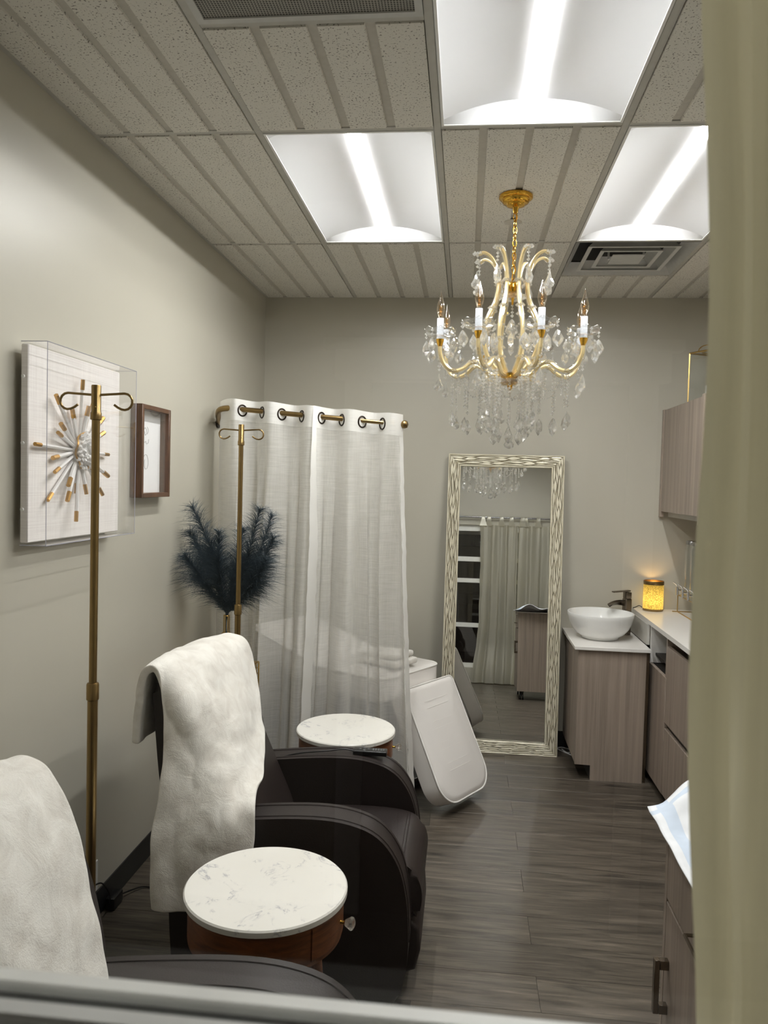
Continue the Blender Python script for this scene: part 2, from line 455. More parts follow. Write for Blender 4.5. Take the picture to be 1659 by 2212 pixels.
def lerp(a, b, t): return a+(b-a)*t
def sm(t): t = max(0, min(1, t)); return t*t*(3-2*t)
def nz(x, y, z=0.0): return noise.noise(Vector((x, y, z)))

# ================================================================== SETTING
def build_room():
    # floor: subfloor with one object per vinyl plank
    fl = struct(MB().span((XL-0.1, 0.10, -0.06), (XR+0.1, YB+0.1, -0.012)).build('floor', 'base_vinyl', None, False))
    PW, PL = 0.1815, 1.22
    y = 2.412-PW*13; row = -13
    meshes = {}
    def plank(x0, x1, y0, y1):
        key = (round(x1-x0, 3), round(y1-y0, 3))
        if key not in meshes:
            b = MB(); b.box((0, 0, -0.006), (key[0]-0.0008, key[1]-0.0008, 0.012), None, 0.0005, 1)
            o = b.build('plank', 'floor_plank', fl, False); meshes[key] = o.data
        else:
            o = bpy.data.objects.new('plank', meshes[key]); COL.objects.link(o); o.parent = fl
        o.location = ((x0+x1)/2, (y0+y1)/2, 0)
    joints = {0: 0.287, 1: -0.125}
    while y < YB:
        y1 = min(y+PW, YB); y0 = max(y, 0.11)
        if y1 > 0.12:
            jx = joints[row % 2]+(0.0 if row % 4 < 2 else 0.0)
            xs = sorted({XL, XR} | {x for x in (jx+PL*k for k in range(-3, 4)) if XL+0.01 < x < XR-0.01})
            for a, b_ in zip(xs, xs[1:]): plank(a, b_, y0, y1)
        y += PW; row += 1
    # walls
    struct(MB().span((XL-0.1, 0.10, -0.06), (XL, YB+0.1, ZC+0.12)).build('wall_left', 'wall_paint', None, False))
    struct(MB().span((XL, YB, -0.06), (XR, YB+0.1, ZC+0.12)).build('wall_back', 'wall_paint', None, False))
    struct(MB().span((XR, 0.10, -0.06), (XR+0.1, YB+0.1, ZC+0.12)).build('wall_right', 'wall_paint', None, False))
    b = MB()
    WX0, WX1, WZ0, WZ1 = -0.98, 1.22, 0.17, 1.90
    b.span((XL, 0.14, 0), (WX0, 0.26, ZC+0.12)); b.span((WX1, 0.14, 0), (XR, 0.26, ZC+0.12))
    b.span((WX0, 0.14, 0), (WX1, 0.26, WZ0)); b.span((WX0, 0.14, WZ1), (WX1, 0.26, ZC+0.12))
    struct(b.build('wall_front', 'wall_paint', None, False))
    # baseboards
    for nm, a, c in (('baseboard_left', (XL, 0.27, 0), (XL+0.006, YB, 0.102)), ('baseboard_back', (XL+0.007, YB-0.006, 0), (XR, YB, 0.102))):
        struct(MB().span(a, c, 0.0015, 1).build(nm, 'base_vinyl', None, False))
    # gridded window in the front wall
    win = sempty('window_1', (0, YG, WZ0))
    off = (0, YG, WZ0)
    bars = [(0.17, 0.22), (0.655, 0.70), (1.195, 1.24), (1.455, 1.505), (1.83, 1.90)]
    vx = [(-0.98, -0.93), (-0.43, -0.39), (0.55, 0.59), (1.17, 1.22)]
    for z0, z1 in bars:
        o = MB().span((WX0, 0.178, z0), (WX1, 0.2158, z1), 0.0015, 1).build('rail', 'window_paint', win, True, off)
        for zz, sg in ((z1, 1), (z0, -1)):
            if z1 > 1.88 and sg > 0 or z0 < 0.18 and sg < 0: continue
            MB().span((WX0, YG+0.0025, zz), (WX1, YG+0.0098, zz+sg*0.004), 0.001, 1).build('glazing_bead', 'window_paint', o, True, off)
            MB().span((WX0, YG-0.0105, zz), (WX1, YG-0.003, zz+sg*0.004), 0.001, 1).build('glazing_bead', 'window_paint', o, True, off)
            MB().span((WX0, YG-0.003, zz), (WX1, YG+0.0025, zz+sg*0.0012)).build('gasket', 'gasket', o, True, off)
    for (za, zb) in zip(bars, bars[1:]):
        for x0, x1 in vx: MB().span((x0, 0.181, za[1]), (x1, 0.2155, zb[0]), 0.002, 1).build('mullion', 'window_paint', win, True, off)
        for xa, xb in zip(vx, vx[1:]):
            MB().span((xa[1], YG-0.0025, za[1]+0.0013), (xb[0], YG+0.0025, zb[0]-0.0013)).build('pane', 'window_glass', win, False, off)
    # suspended ceiling
    ce = struct(MB().span((XL-0.1, 0.10, ZC+0.075), (XR+0.1, YB+0.1, ZC+0.13)).build('ceiling', 'bar_grey', None, False))
    BW = 0.024
    for x in GX[1:5]: MB().span((x-BW/2, 0.26, ZC), (x+BW/2, YB-0.019, ZC+0.03), 0.0015, 1).build('main_runner', 'bar_grey', ce, False)
    def cross(c, y): MB().span((GX[c]+BW/2 if c else XL+0.019, y-BW/2, ZC), (GX[c+1]-BW/2 if c < 4 else XR-0.019, y+BW/2, ZC+0.03), 0.0015, 1).build('cross_tee', 'bar_grey', ce, False)
    for y in GY[1:4]:
        for c in range(5): cross(c, y)
    cross(1, 2.0); cross(3, 4.43)
    for a, c in (((XL, 0.26, ZC), (XL+0.019, YB, ZC+0.02)), ((XR-0.019, 0.26, ZC), (XR, YB, ZC+0.02)), ((XL+0.019, YB-0.019, ZC), (XR-0.019, YB, ZC+0.02))):
        MB().span(a, c).build('wall_angle', 'bar_grey', ce, False)
    def tile(x0, x1, y0, y1, first=0):
        g = 0.014; W = 0.6096; DEP, Z0, Z1 = 0.007, ZC-0.004, ZC+0.022
        xs0, xs1 = x0+g, x1-g
        # profile across x: four raised strips, three sunk grooves on the 0.1524 pitch counted from the grid line
        edges = [(xs0, Z1), (xs0, Z0)]
        for k in range(1, 4):
            xc = x0+0.1524*k if first == 0 else x1-0.1524*(4-k)
            if xc-0.018 > xs0+0.01 and xc+0.018 < xs1-0.01:
                edges += [(xc-0.015, Z0), (xc-0.0135, Z0+DEP), (xc+0.0135, Z0+DEP), (xc+0.015, Z0)]
        edges += [(xs1, Z0), (xs1, Z1)]
        b = MB(); b.prism(edges, 'y', y0+g, y1-g)
        o = b.build('ceiling_tile', 'ceiling_tile', ce, False)
        o.data.materials.append(M('tile_groove'))
        for p in o.data.polygons:
            if abs(p.normal.z) > 0.5 and abs(p.center.z-(Z0+DEP)) < 1e-4: p.material_index = 1
    XS = [XL+0.008]+GX[1:5]+[XR-0.008]
    lights = {(2, 1), (1, 2), (3, 2)}
    for c in range(5):
        for r in range(4):
            y0, y1 = GY[r], GY[r+1]
            if r == 0: y0 = 0.255
            if r == 3: y1 = YB-0.008
            fst = 1 if c == 0 else 0
            if (c, r) in lights: continue
            if (c, r) == (1, 1): tile(XS[c], XS[c+1], 2.0, y1, fst); continue
            if (c, r) == (3, 3): tile(XS[c], XS[c+1], 4.43, y1, fst); continue
            tile(XS[c], XS[c+1], y0, y1, fst)
    return lights
LIGHTS = build_room()

def build_hall():
    # the dim corridor the photographer stands in: its cased door shows as a faint reflection in the pane
    b = MB(); b.span((-2.4, -2.5, -0.06), (2.6, 0.14, 0.0)); struct(b.build('floor_hall', 'hall_floor', None, False))
    b = MB(); b.span((-2.4, -2.5, 2.70), (2.6, 0.14, 2.76)); struct(b.build('ceiling_hall', 'hall_paint', None, False))
    struct(MB().span((-2.4, -2.6, 0), (2.6, -2.5, 2.7)).build('wall_hall', 'hall_paint', None, False))
    struct(MB().span((-2.5, -2.5, 0), (-2.4, 0.1, 2.7)).build('wall_hall_left', 'hall_paint', None, False))
    struct(MB().span((2.6, -2.5, 0), (2.7, 0.1, 2.7)).build('wall_hall_right', 'hall_paint', None, False))
    struct(MB().span((-2.4, 0.05, 0), (XL, 0.14, 2.7)).span((XR, 0.05, 0), (2.6, 0.14, 2.7)).build('wall_hall_front', 'hall_paint', None, False))
    d = sempty('door_1', (0.1, -2.5, 0)); off = (0.1, -2.5, 0)
    MB().span((-0.36, -2.5, 0.005), (0.58, -2.47, 2.03), 0.004, 1).build('door_leaf', 'hall_door', d, True, off)
    for (z0, z1) in ((0.2, 0.95), (1.1, 1.85)):
        MB().span((-0.22, -2.47, z0), (0.44, -2.462, z1), 0.004, 1).build('panel', 'hall_door', d, True, off)
    for a, c in (((-0.46, -2.5, 0), (-0.36, -2.455, 2.13)), ((0.58, -2.5, 0), (0.68, -2.455, 2.13)), ((-0.50, -2.5, 2.04), (0.72, -2.45, 2.15)), ((-0.54, -2.5, 2.15), (0.76, -2.43, 2.19))):
        MB().span(a, c, 0.004, 1).build('casing', 'hall_trim', d, True, off)
    h = empty('hall_ceiling_light', (-1.75, -0.9, 2.7), 'round flush light on the corridor ceiling outside the window', 'light')
    MB().lathe([(0, 0), (0.15, 0), (0.15, -0.03), (0.14, -0.03)], (0, 0, 0)).build('base_ring', 'white_enamel', h)
    L = bpy.data.lights.new('hall_lamp', 'AREA'); L.shape = 'DISK'; L.size = 0.27; L.energy = HALL_POWER; L.color = (1, 0.95, 0.88)
    lo = bpy.data.objects.new('lamp', L); COL.objects.link(lo); lo.parent = h; lo.location = (0, 0, -0.034)
build_hall()

# ================================================================== CEILING FIXTURES
TROFFER_LABEL = ['white two-by-four troffer light nearest the window, beside the perforated return grille',
                 'white troffer light with a central bar, over the aisle side of the recliners',
                 'white troffer light with a central bar, next to the square air diffuser']
def troffer(c, r, label):
    x0, x1, y0, y1 = GX[c]+0.014, GX[c+1]-0.014, GY[r]+0.014, GY[r+1]-0.014
    xc, yc = (x0+x1)/2, (y0+y1)/2; L = y1-y0; Wd = x1-x0
    t = empty('troffer_light', (xc, yc, ZC), label, 'ceiling light', 'recessed ceiling lights')
    hw, hl = Wd/2, L/2
    b = MB()
    for s in (-1, 1):
        b.span((s*hw, -hl, -0.003), (s*(hw-0.008), hl, 0.012)); b.span((-hw+0.008, s*hl, -0.003), (hw-0.008, s*(hl-0.008), 0.012))
    b.build('frame', 'white_enamel', t, False)
    A = 0.060; bw = 0.024
    hi, li = hw-0.008, hl-0.008
    def arch(x): u = abs(x)/hi; return A*(1-u**2.2)
    for s in (-1, 1):
        rows = []
        for k in range(19):
            x = s*lerp(bw, hi, k/18)
            rows.append([(x, y, arch(x)) for y in (-li+0.035, li-0.035)])
        MB().grid(rows).build('reflector', 'reflector_white', t, True)
        # end plate leaning in from the lip up to the arch
        ps = [(s*lerp(bw, hi, k/18)) for k in range(19)]
        for e in (-1, 1):
            rows = [[(x, e*(li-0.035), arch(x)) for x in ps], [(x, e*li, 0.0) for x in ps]]
            MB().grid(rows).build('end_plate', 'reflector_white', t, True)
    lens = [(-bw, A+0.006), (-bw, A-0.0015), (-bw*0.7, A-0.0035), (bw*0.7, A-0.0035), (bw, A-0.0015), (bw, A+0.006)]
    lb = MB().prism(lens, 'y', -li+0.035, li-0.035)
    for e in (-1, 1): MB().grid([[(x, e*(li-0.035), A-0.0035) for x in (-bw, bw)], [(x, e*li, 0.0) for x in (-bw, bw)]]).build('end_plate', 'reflector_white', t, False)
    lb.build('light_bar', 'led_lens', t, True)
    MB().span((-hw, -hl, 0.072), (hw, hl, 0.076)).build('housing', 'white_enamel', t, False)
for (c, r), lb in zip([(2, 1), (1, 2), (3, 2)], TROFFER_LABEL): troffer(c, r, lb)

def grille():
    x0, x1, y0, y1 = GX[1]+0.013, GX[2]-0.013, GY[1]+0.013, 2.0-0.013
    t = empty('return_grille', ((x0+x1)/2, (y0+y1)/2, ZC), 'grey perforated metal return air grille in the ceiling', 'air grille')
    hw, hl = (x1-x0)/2, (y1-y0)/2
    MB().span((-hw+0.02, -hl+0.02, 0.0), (hw-0.02, hl-0.02, 0.004)).build('perforated_plate', 'perforated_metal', t, False)
    b = MB()
    for s in (-1, 1):
        b.span((s*hw, -hl, -0.004), (s*(hw-0.02), hl, 0.01)); b.span((-hw+0.02, s*hl, -0.004), (hw-0.02, s*(hl-0.02), 0.01))
    b.build('frame', 'vent_metal', t, False)
grille()
def diffuser():
    x0, x1, y0, y1 = GX[3]+0.013, GX[4]-0.013, GY[3]+0.013, 4.43-0.013
    t = empty('air_diffuser', ((x0+x1)/2, (y0+y1)/2, ZC), 'square grey louvred air diffuser with nested cones in the ceiling', 'air vent')
    hw, hl = (x1-x0)/2, (y1-y0)/2
    def ring(a, za, b_, zb, name, mat):
        b = MB(); c = [(-1, -1), (1, -1), (1, 1), (-1, 1)]
        rows = [[(cx*hw*k, cy*hl*k, z) for cx, cy in c] for k, z in ((a, za), (b_, zb), (b_-0.012, zb+0.001), (a-0.012, za+0.004))]
        b.grid(rows, True); return b.build(name, mat, t, False)
    ring(1.0, -0.002, 0.86, 0.055, 'outer_cone', 'vent_metal')
    ring(0.76, 0.0, 0.62, 0.045, 'cone', 'vent_metal'); ring(0.76, -0.001, 0.70, -0.001, 'cone_lip', 'vent_metal')
    ring(0.52, 0.0, 0.38, 0.045, 'cone', 'vent_metal'); ring(0.52, -0.001, 0.46, -0.001, 'cone_lip', 'vent_metal')
    MB().span((-hw*0.27, -hl*0.27, -0.002), (hw*0.27, hl*0.27, 0.003)).build('centre_plate', 'vent_metal', t, False)
    MB().span((-hw, -hl, 0.062), (hw, hl, 0.066)).build('duct_box', 'vent_dark', t, False)
    for sx in (-1, 1): MB().span((sx*hw*0.3-0.004, -0.01, 0.0), (sx*hw*0.3+0.004, 0.01, 0.062)).build('bracket', 'vent_metal', t, False)
diffuser()
o = MB().lathe([(0, -0.0065), (0.036, -0.0065), (0.039, -0.0055), (0.040, -0.003)], (0.175, 3.533, ZC), 28).build('ceiling_cover_plate', 'tile_groove')
tag(o, 'small round cover plate on the ceiling tile behind the chandelier canopy', 'cover plate')

# ================================================================== CHANDELIER
def bead_mesh(b, c, r):
    c = Vector(c); seg = 6
    top = b.bm.verts.new(c+Vector((0, 0, r))); bot = b.bm.verts.new(c-Vector((0, 0, r)))
    ring = [b.bm.verts.new(c+Vector((r*math.cos(2*PI*k/seg), r*math.sin(2*PI*k/seg), 0))) for k in range(seg)]
    for k in range(seg):
        b.bm.faces.new((ring[k], ring[(k+1) % seg], top)); b.bm.faces.new((ring[(k+1) % seg], ring[k], bot))
def strand(name, pts, parent, r=0.0072, step=0.0140, mat='crystal'):
    P = [Vector(p) for p in pts]; b = MB(); d = 0.0; nxt = 0.0
    for a, c in zip(P, P[1:]):
        L = (c-a).length
        while nxt <= d+L:
            bead_mesh(b, a+(c-a)*((nxt-d)/L), r*(0.85+0.3*random.random())); nxt += step
        d += L
    return b.build(name, mat, parent, False)
def pendant_shape(kind, L, Wd):
    b = MB(); t = Wd*0.32
    if kind == 'kite': prof = [(0, 0), (0.20, -0.12), (0.5, -0.52), (0.42, -0.70), (0.14, -0.93), (0, -1.0)]
    elif kind == 'drop': prof = [(0, 0), (0.10, -0.22), (0.26, -0.5), (0.5, -0.74), (0.42, -0.90), (0.14, -0.98), (0, -1.0)]
    else: prof = [(0, 0), (0.18, -0.1), (0.42, -0.45), (0.5, -0.64), (0.30, -0.74), (0.24, -0.86), (0, -1.0)]
    right = [(x*Wd, z*L) for x, z in prof]; left = [(-x, z) for x, z in reversed(right[1:-1])]
    out = right+left; n = len(out)
    ring = [b.bm.verts.new((x, 0, z)) for x, z in out]
    zc = -0.58*L
    inn = [[b.bm.verts.new((x*0.45, s*t, zc+(z-zc)*0.45)) for x, z in out] for s in (-1, 1)]
    for q, s in zip(inn, (0, 1)):
        for k in range(n): b.bm.faces.new((ring[k], ring[(k+1) % n], q[(k+1) % n], q[k]))
        b.bm.faces.new(q)
    return b
PEND = {}
def pendant(kind, L, Wd, loc, rz, parent):
    key = (kind, L, Wd)
    if key not in PEND:
        o = pendant_shape(kind, L, Wd).build('crystal_pendant', 'crystal', parent, False); PEND[key] = o.data
    else:
        o = bpy.data.objects.new('crystal_pendant', PEND[key]); COL.objects.link(o); o.parent = parent
    o.location = loc; o.rotation_euler = (random.uniform(-0.08, 0.08), random.uniform(-0.08, 0.08), rz)
    return o
def chandelier():
    CX, CY = 0.168, 3.211
    t = empty('chandelier', (CX, CY, ZC-0.004), 'crystal and gold eight-arm chandelier hanging from the ceiling', 'chandelier')
    Z = lambda z: z-(ZC-0.009)+0.0           # heights below are metres above the floor
    cn = MB().lathe([(0, Z(2.828)), (0.064, Z(2.828)), (0.068, Z(2.824)), (0.068, Z(2.816)), (0.064, Z(2.812)), (0.056, Z(2.811)), (0.055, Z(2.802)), (0.050, Z(2.796)), (0.038, Z(2.793)), (0.036, Z(2.786)), (0.024, Z(2.782)), (0.013, Z(2.780)), (0.011, Z(2.770)), (0.009, Z(2.758)), (0, Z(2.756))], (0, 0, 0), 40).build('canopy', 'polished_gold', t)
    for s in (-1, 1): MB().sphere((s*0.05, -0.02, Z(2.803)), 0.005, 1).build('screw', 'polished_gold', cn)
    # chain: each link is a sub-part of the chain
    ch = MB().tube([(0.004*math.sin(k*1.3), 0.004*math.cos(k*1.3), Z(lerp(2.76, 2.47, k/20))) for k in range(21)], 0.0016, 6).build('chain', 'polished_gold', t)
    link = None
    nl = 11; lh = 0.290/nl
    for k in range(nl):
        if link is None:
            pts = []
            for q in range(20):
                a = 2*PI*q/20; pts.append((0.0085*math.cos(a), 0, (lh*0.40)*math.copysign(abs(math.sin(a))**0.6, math.sin(a))+0.004*math.sin(a)))
            o = MB().tube(pts, 0.0022, 7, True).build('link', 'polished_gold', ch); link = o.data
        else:
            o = bpy.data.objects.new('link', link); COL.objects.link(o); o.parent = ch
        o.location = (0, 0, Z(2.755-lh*(k+0.5))); o.rotation_euler = (0, 0, 0.5+(k % 2)*PI/2)
    MB().lathe([(0, Z(2.478)), (0.012, Z(2.478)), (0.030, Z(2.472)), (0.034, Z(2.455)), (0.030, Z(2.436)), (0.018, Z(2.424)), (0.006, Z(2.415)), (0.004, Z(2.39)), (0, Z(2.385))], (0, 0, 0), 28).build('upper_hub', 'polished_gold', t)
    MB().lathe([(0.030, Z(2.436)), (0.052, Z(2.425)), (0.055, Z(2.415)), (0.045, Z(2.410)), (0.02, Z(2.413))], (0, 0, 0), 24).build('upper_dish', 'crystal', t)
    MB().lathe([(0, Z(2.115)), (0.030, Z(2.113)), (0.052, Z(2.106)), (0.050, Z(2.094)), (0.034, Z(2.080)), (0.016, Z(2.072)), (0.010, Z(2.060)), (0.012, Z(2.052)), (0.004, Z(2.044)), (0, Z(2.030))], (0, 0, 0), 28).build('lower_hub', 'polished_gold', t)
    MB().lathe([(0.03, Z(2.085)), (0.068, Z(2.084)), (0.072, Z(2.078)), (0.055, Z(2.066)), (0.02, Z(2.062))], (0, 0, 0), 28).build('lower_dish', 'crystal', t)
    angs = [math.radians(-90-72+45*k) for k in range(8)]
    def pol(a, r, z): return Vector((r*math.cos(a), r*math.sin(a), Z(z)))
    def twist_tube(pts, r, name, mats=('tube_glass', 'champagne')):
        o = MB().tube(pts, r, 10).build(name, mats[0], t)
        MB().tube(pts, [v*0.66 for v in r] if isinstance(r, list) else r*0.66, 6).build('gold_core', mats[1], o); return o
    def rosette(p, parent, r=0.016):
        b = MB()
        for k in range(8):
            a = 2*PI*k/8; bead_mesh(b, Vector(p)+Vector((r*0.8*math.cos(a), r*0.8*math.sin(a), 0.002*(k % 2))), r*0.42)
        bead_mesh(b, p, r*0.6); return b.build('crystal_rosette', 'crystal', parent, False)
    for i, a in enumerate(angs):
        # cage tube: bottom hub -> belly -> neck -> horn
        cage = crom([pol(a, 0.045, 2.110), pol(a, 0.095, 2.165), pol(a, 0.118, 2.235), pol(a, 0.112, 2.31), pol(a, 0.085, 2.37), pol(a, 0.068, 2.42), pol(a, 0.062, 2.475), pol(a, 0.070, 2.525), pol(a, 0.095, 2.570), pol(a, 0.128, 2.588), pol(a, 0.150, 2.578)], 4)
        cg = twist_tube(cage, [0.0125-0.003*(k/len(cage)) for k in range(len(cage))], 'cage_tube')
        for z, r in ((2.475, 0.062), (2.37, 0.085), (2.235, 0.118), (2.165, 0.095)): rosette(pol(a, r, z), cg, 0.017)
        rosette(pol(a, 0.155, 2.580), cg, 0.018)
        # pendant under each horn
        p0 = pol(a, 0.155, 2.572)
        st = strand('bead_strand', [p0, p0+Vector((0, 0, -0.055))], cg)
        pendant('drop', 0.075, 0.042, p0+Vector((0, 0, -0.058)), a+random.uniform(-0.6, 0.6), st)
        # arm: bottom hub -> out, down and up to the cup
        arm = crom([pol(a, 0.040, 2.098), pol(a, 0.090, 2.104), pol(a, 0.130, 2.140), pol(a, 0.165, 2.146), pol(a, 0.205, 2.118), pol(a, 0.245, 2.108), pol(a, 0.280, 2.130), pol(a, 0.299, 2.170), pol(a, 0.302, 2.205)], 5)
        am = twist_tube(arm, 0.0125, 'arm')
        rosette(pol(a, 0.165, 2.146), am, 0.018); rosette(pol(a, 0.245, 2.108), am, 0.016)
        tip = pol(a, 0.302, 2.20); tz = tip.z
        MB().lathe([(0.004, 0), (0.009, 0.002), (0.015, 0.022), (0.016, 0.030), (0.010, 0.031), (0, 0.031)], tip, 16).build('candle_socket', 'polished_gold', am)
        # scalloped glass bobeche
        b = MB(); seg = 48; rows = []
        for (r, z, amp) in ((0.014, 0.040, 0), (0.030, 0.037, 0), (0.048, 0.042, 0), (0.060, 0.056, 0.002), (0.0645, 0.068, 0.0055)):
            rows.append([tip+Vector((r*math.cos(2*PI*k/seg), r*math.sin(2*PI*k/seg), z+amp*math.cos(8*2*PI*k/seg))) for k in range(seg)])
        b.grid(rows, True)
        bo = b.build('glass_bobeche', 'cup_glass', am); bo.modifiers.new('thickness', 'SOLIDIFY').thickness = 0.0022
        MB().cyl(tip+Vector((0, 0, 0.031)), tip+Vector((0, 0, 0.113)), 0.0135, None, 20).build('candle_sleeve', 'candle_sleeve', am)
        bl = MB().lathe([(0.0085, 0.112), (0.0095, 0.120), (0.0155, 0.138), (0.0175, 0.150), (0.0155, 0.165), (0.0095, 0.184), (0.0045, 0.202), (0.0018, 0.215), (0, 0.222)], tip, 18).build('flame_bulb', 'bulb_glass', am)
        fil = [tip+Vector((0.006*math.cos(k*1.9), 0.006*math.sin(k*1.9), 0.122+0.0017*k)) for k in range(26)]
        MB().tube(fil, 0.0009, 5).build('filament', 'gold_leaf', bl)
        # pendants round the cup
        for k in range(4):
            q = a+PI/4+k*PI/2
            p = tip+Vector((0.063*math.cos(q), 0.063*math.sin(q), 0.056))
            st = strand('bead_strand', [p, p+Vector((0, 0, -0.022))], am)
            pendant('kite', 0.066, 0.042, p+Vector((0, 0, -0.026)), q+random.uniform(-0.7, 0.7), st)
        # long drop under the cup
        p = tip+Vector((0, 0, -0.006)); L = 0.095
        st = strand('bead_strand', [p, p+Vector((0, 0, -L))], am)
        pendant('drop', 0.072, 0.040, p+Vector((0, 0, -L-0.004)), random.uniform(0, PI), st)
        # two drops below the bend of the arm
        for k, (r, L) in enumerate(((0.245, 0.115), (0.190, 0.150), (0.130, 0.150))):
            p = pol(a, r, 2.098 if r > 0.2 else 2.108)
            st = strand('bead_strand', [p, p+Vector((0, 0, -L-0.03*random.random()))], am)
            z = p.z-L-0.032
            pendant('kite' if k else 'drop', 0.066, 0.038, (p.x, p.y, z+0.0), random.uniform(0, PI), st)
        # swag between neighbouring arms
        a2 = a+PI/4
        A_, B_ = pol(a, 0.225, 2.100), pol(a2, 0.225, 2.100)
        sw = [A_.lerp(B_, k/14)+Vector((0, 0, -0.075*4*(k/14)*(1-k/14))) for k in range(15)]
        strand('bead_swag', sw, t, 0.0055, 0.0125)
        A_, B_ = pol(a, 0.112, 2.31), pol(a2, 0.112, 2.31)
        sw = [A_.lerp(B_, k/10)+Vector((0, 0, -0.04*4*(k/10)*(1-k/10))) for k in range(11)]
        so = strand('bead_swag', sw, t, 0.0055, 0.0125)
        mid = sw[5]; pendant('leaf', 0.062, 0.036, mid+Vector((0, 0, -0.008)), a+PI/8, so)
        # inner ring of long drops
        p = pol(a+PI/8, 0.060, 2.072); L = 0.165+0.03*random.random()
        st = strand('bead_strand', [p, p+Vector((0, 0, -L))], t)
        pendant('kite', 0.068, 0.040, p+Vector((0, 0, -L-0.004)), random.uniform(0, PI), st)
        p = pol(a, 0.098, 2.082); L = 0.10+0.05*random.random()
        st = strand('bead_strand', [p, p+Vector((0, 0, -L))], t)
        pendant('drop', 0.066, 0.038, p+Vector((0, 0, -L-0.004)), random.uniform(0, PI), st)
        A_, B_ = pol(a, 0.150, 2.104), pol(a2, 0.150, 2.104)
        sw = [A_.lerp(B_, k/12)+Vector((0, 0, -0.085*4*(k/12)*(1-k/12))) for k in range(13)]
        strand('bead_swag', sw, t, 0.006, 0.0125)
    p = Vector((0, 0, Z(2.032)))
    st = strand('bead_strand', [p, p+Vector((0, 0, -0.155))], t); pendant('drop', 0.072, 0.046, p+Vector((0, 0, -0.158)), 0.3, st)
    p = Vector((0, 0, Z(2.386)))
    st = strand('bead_strand', [p, p+Vector((0, 0, -0.05))], t); pendant('leaf', 0.085, 0.056, p+Vector((0, 0, -0.054)), 0.3, st)
chandelier()

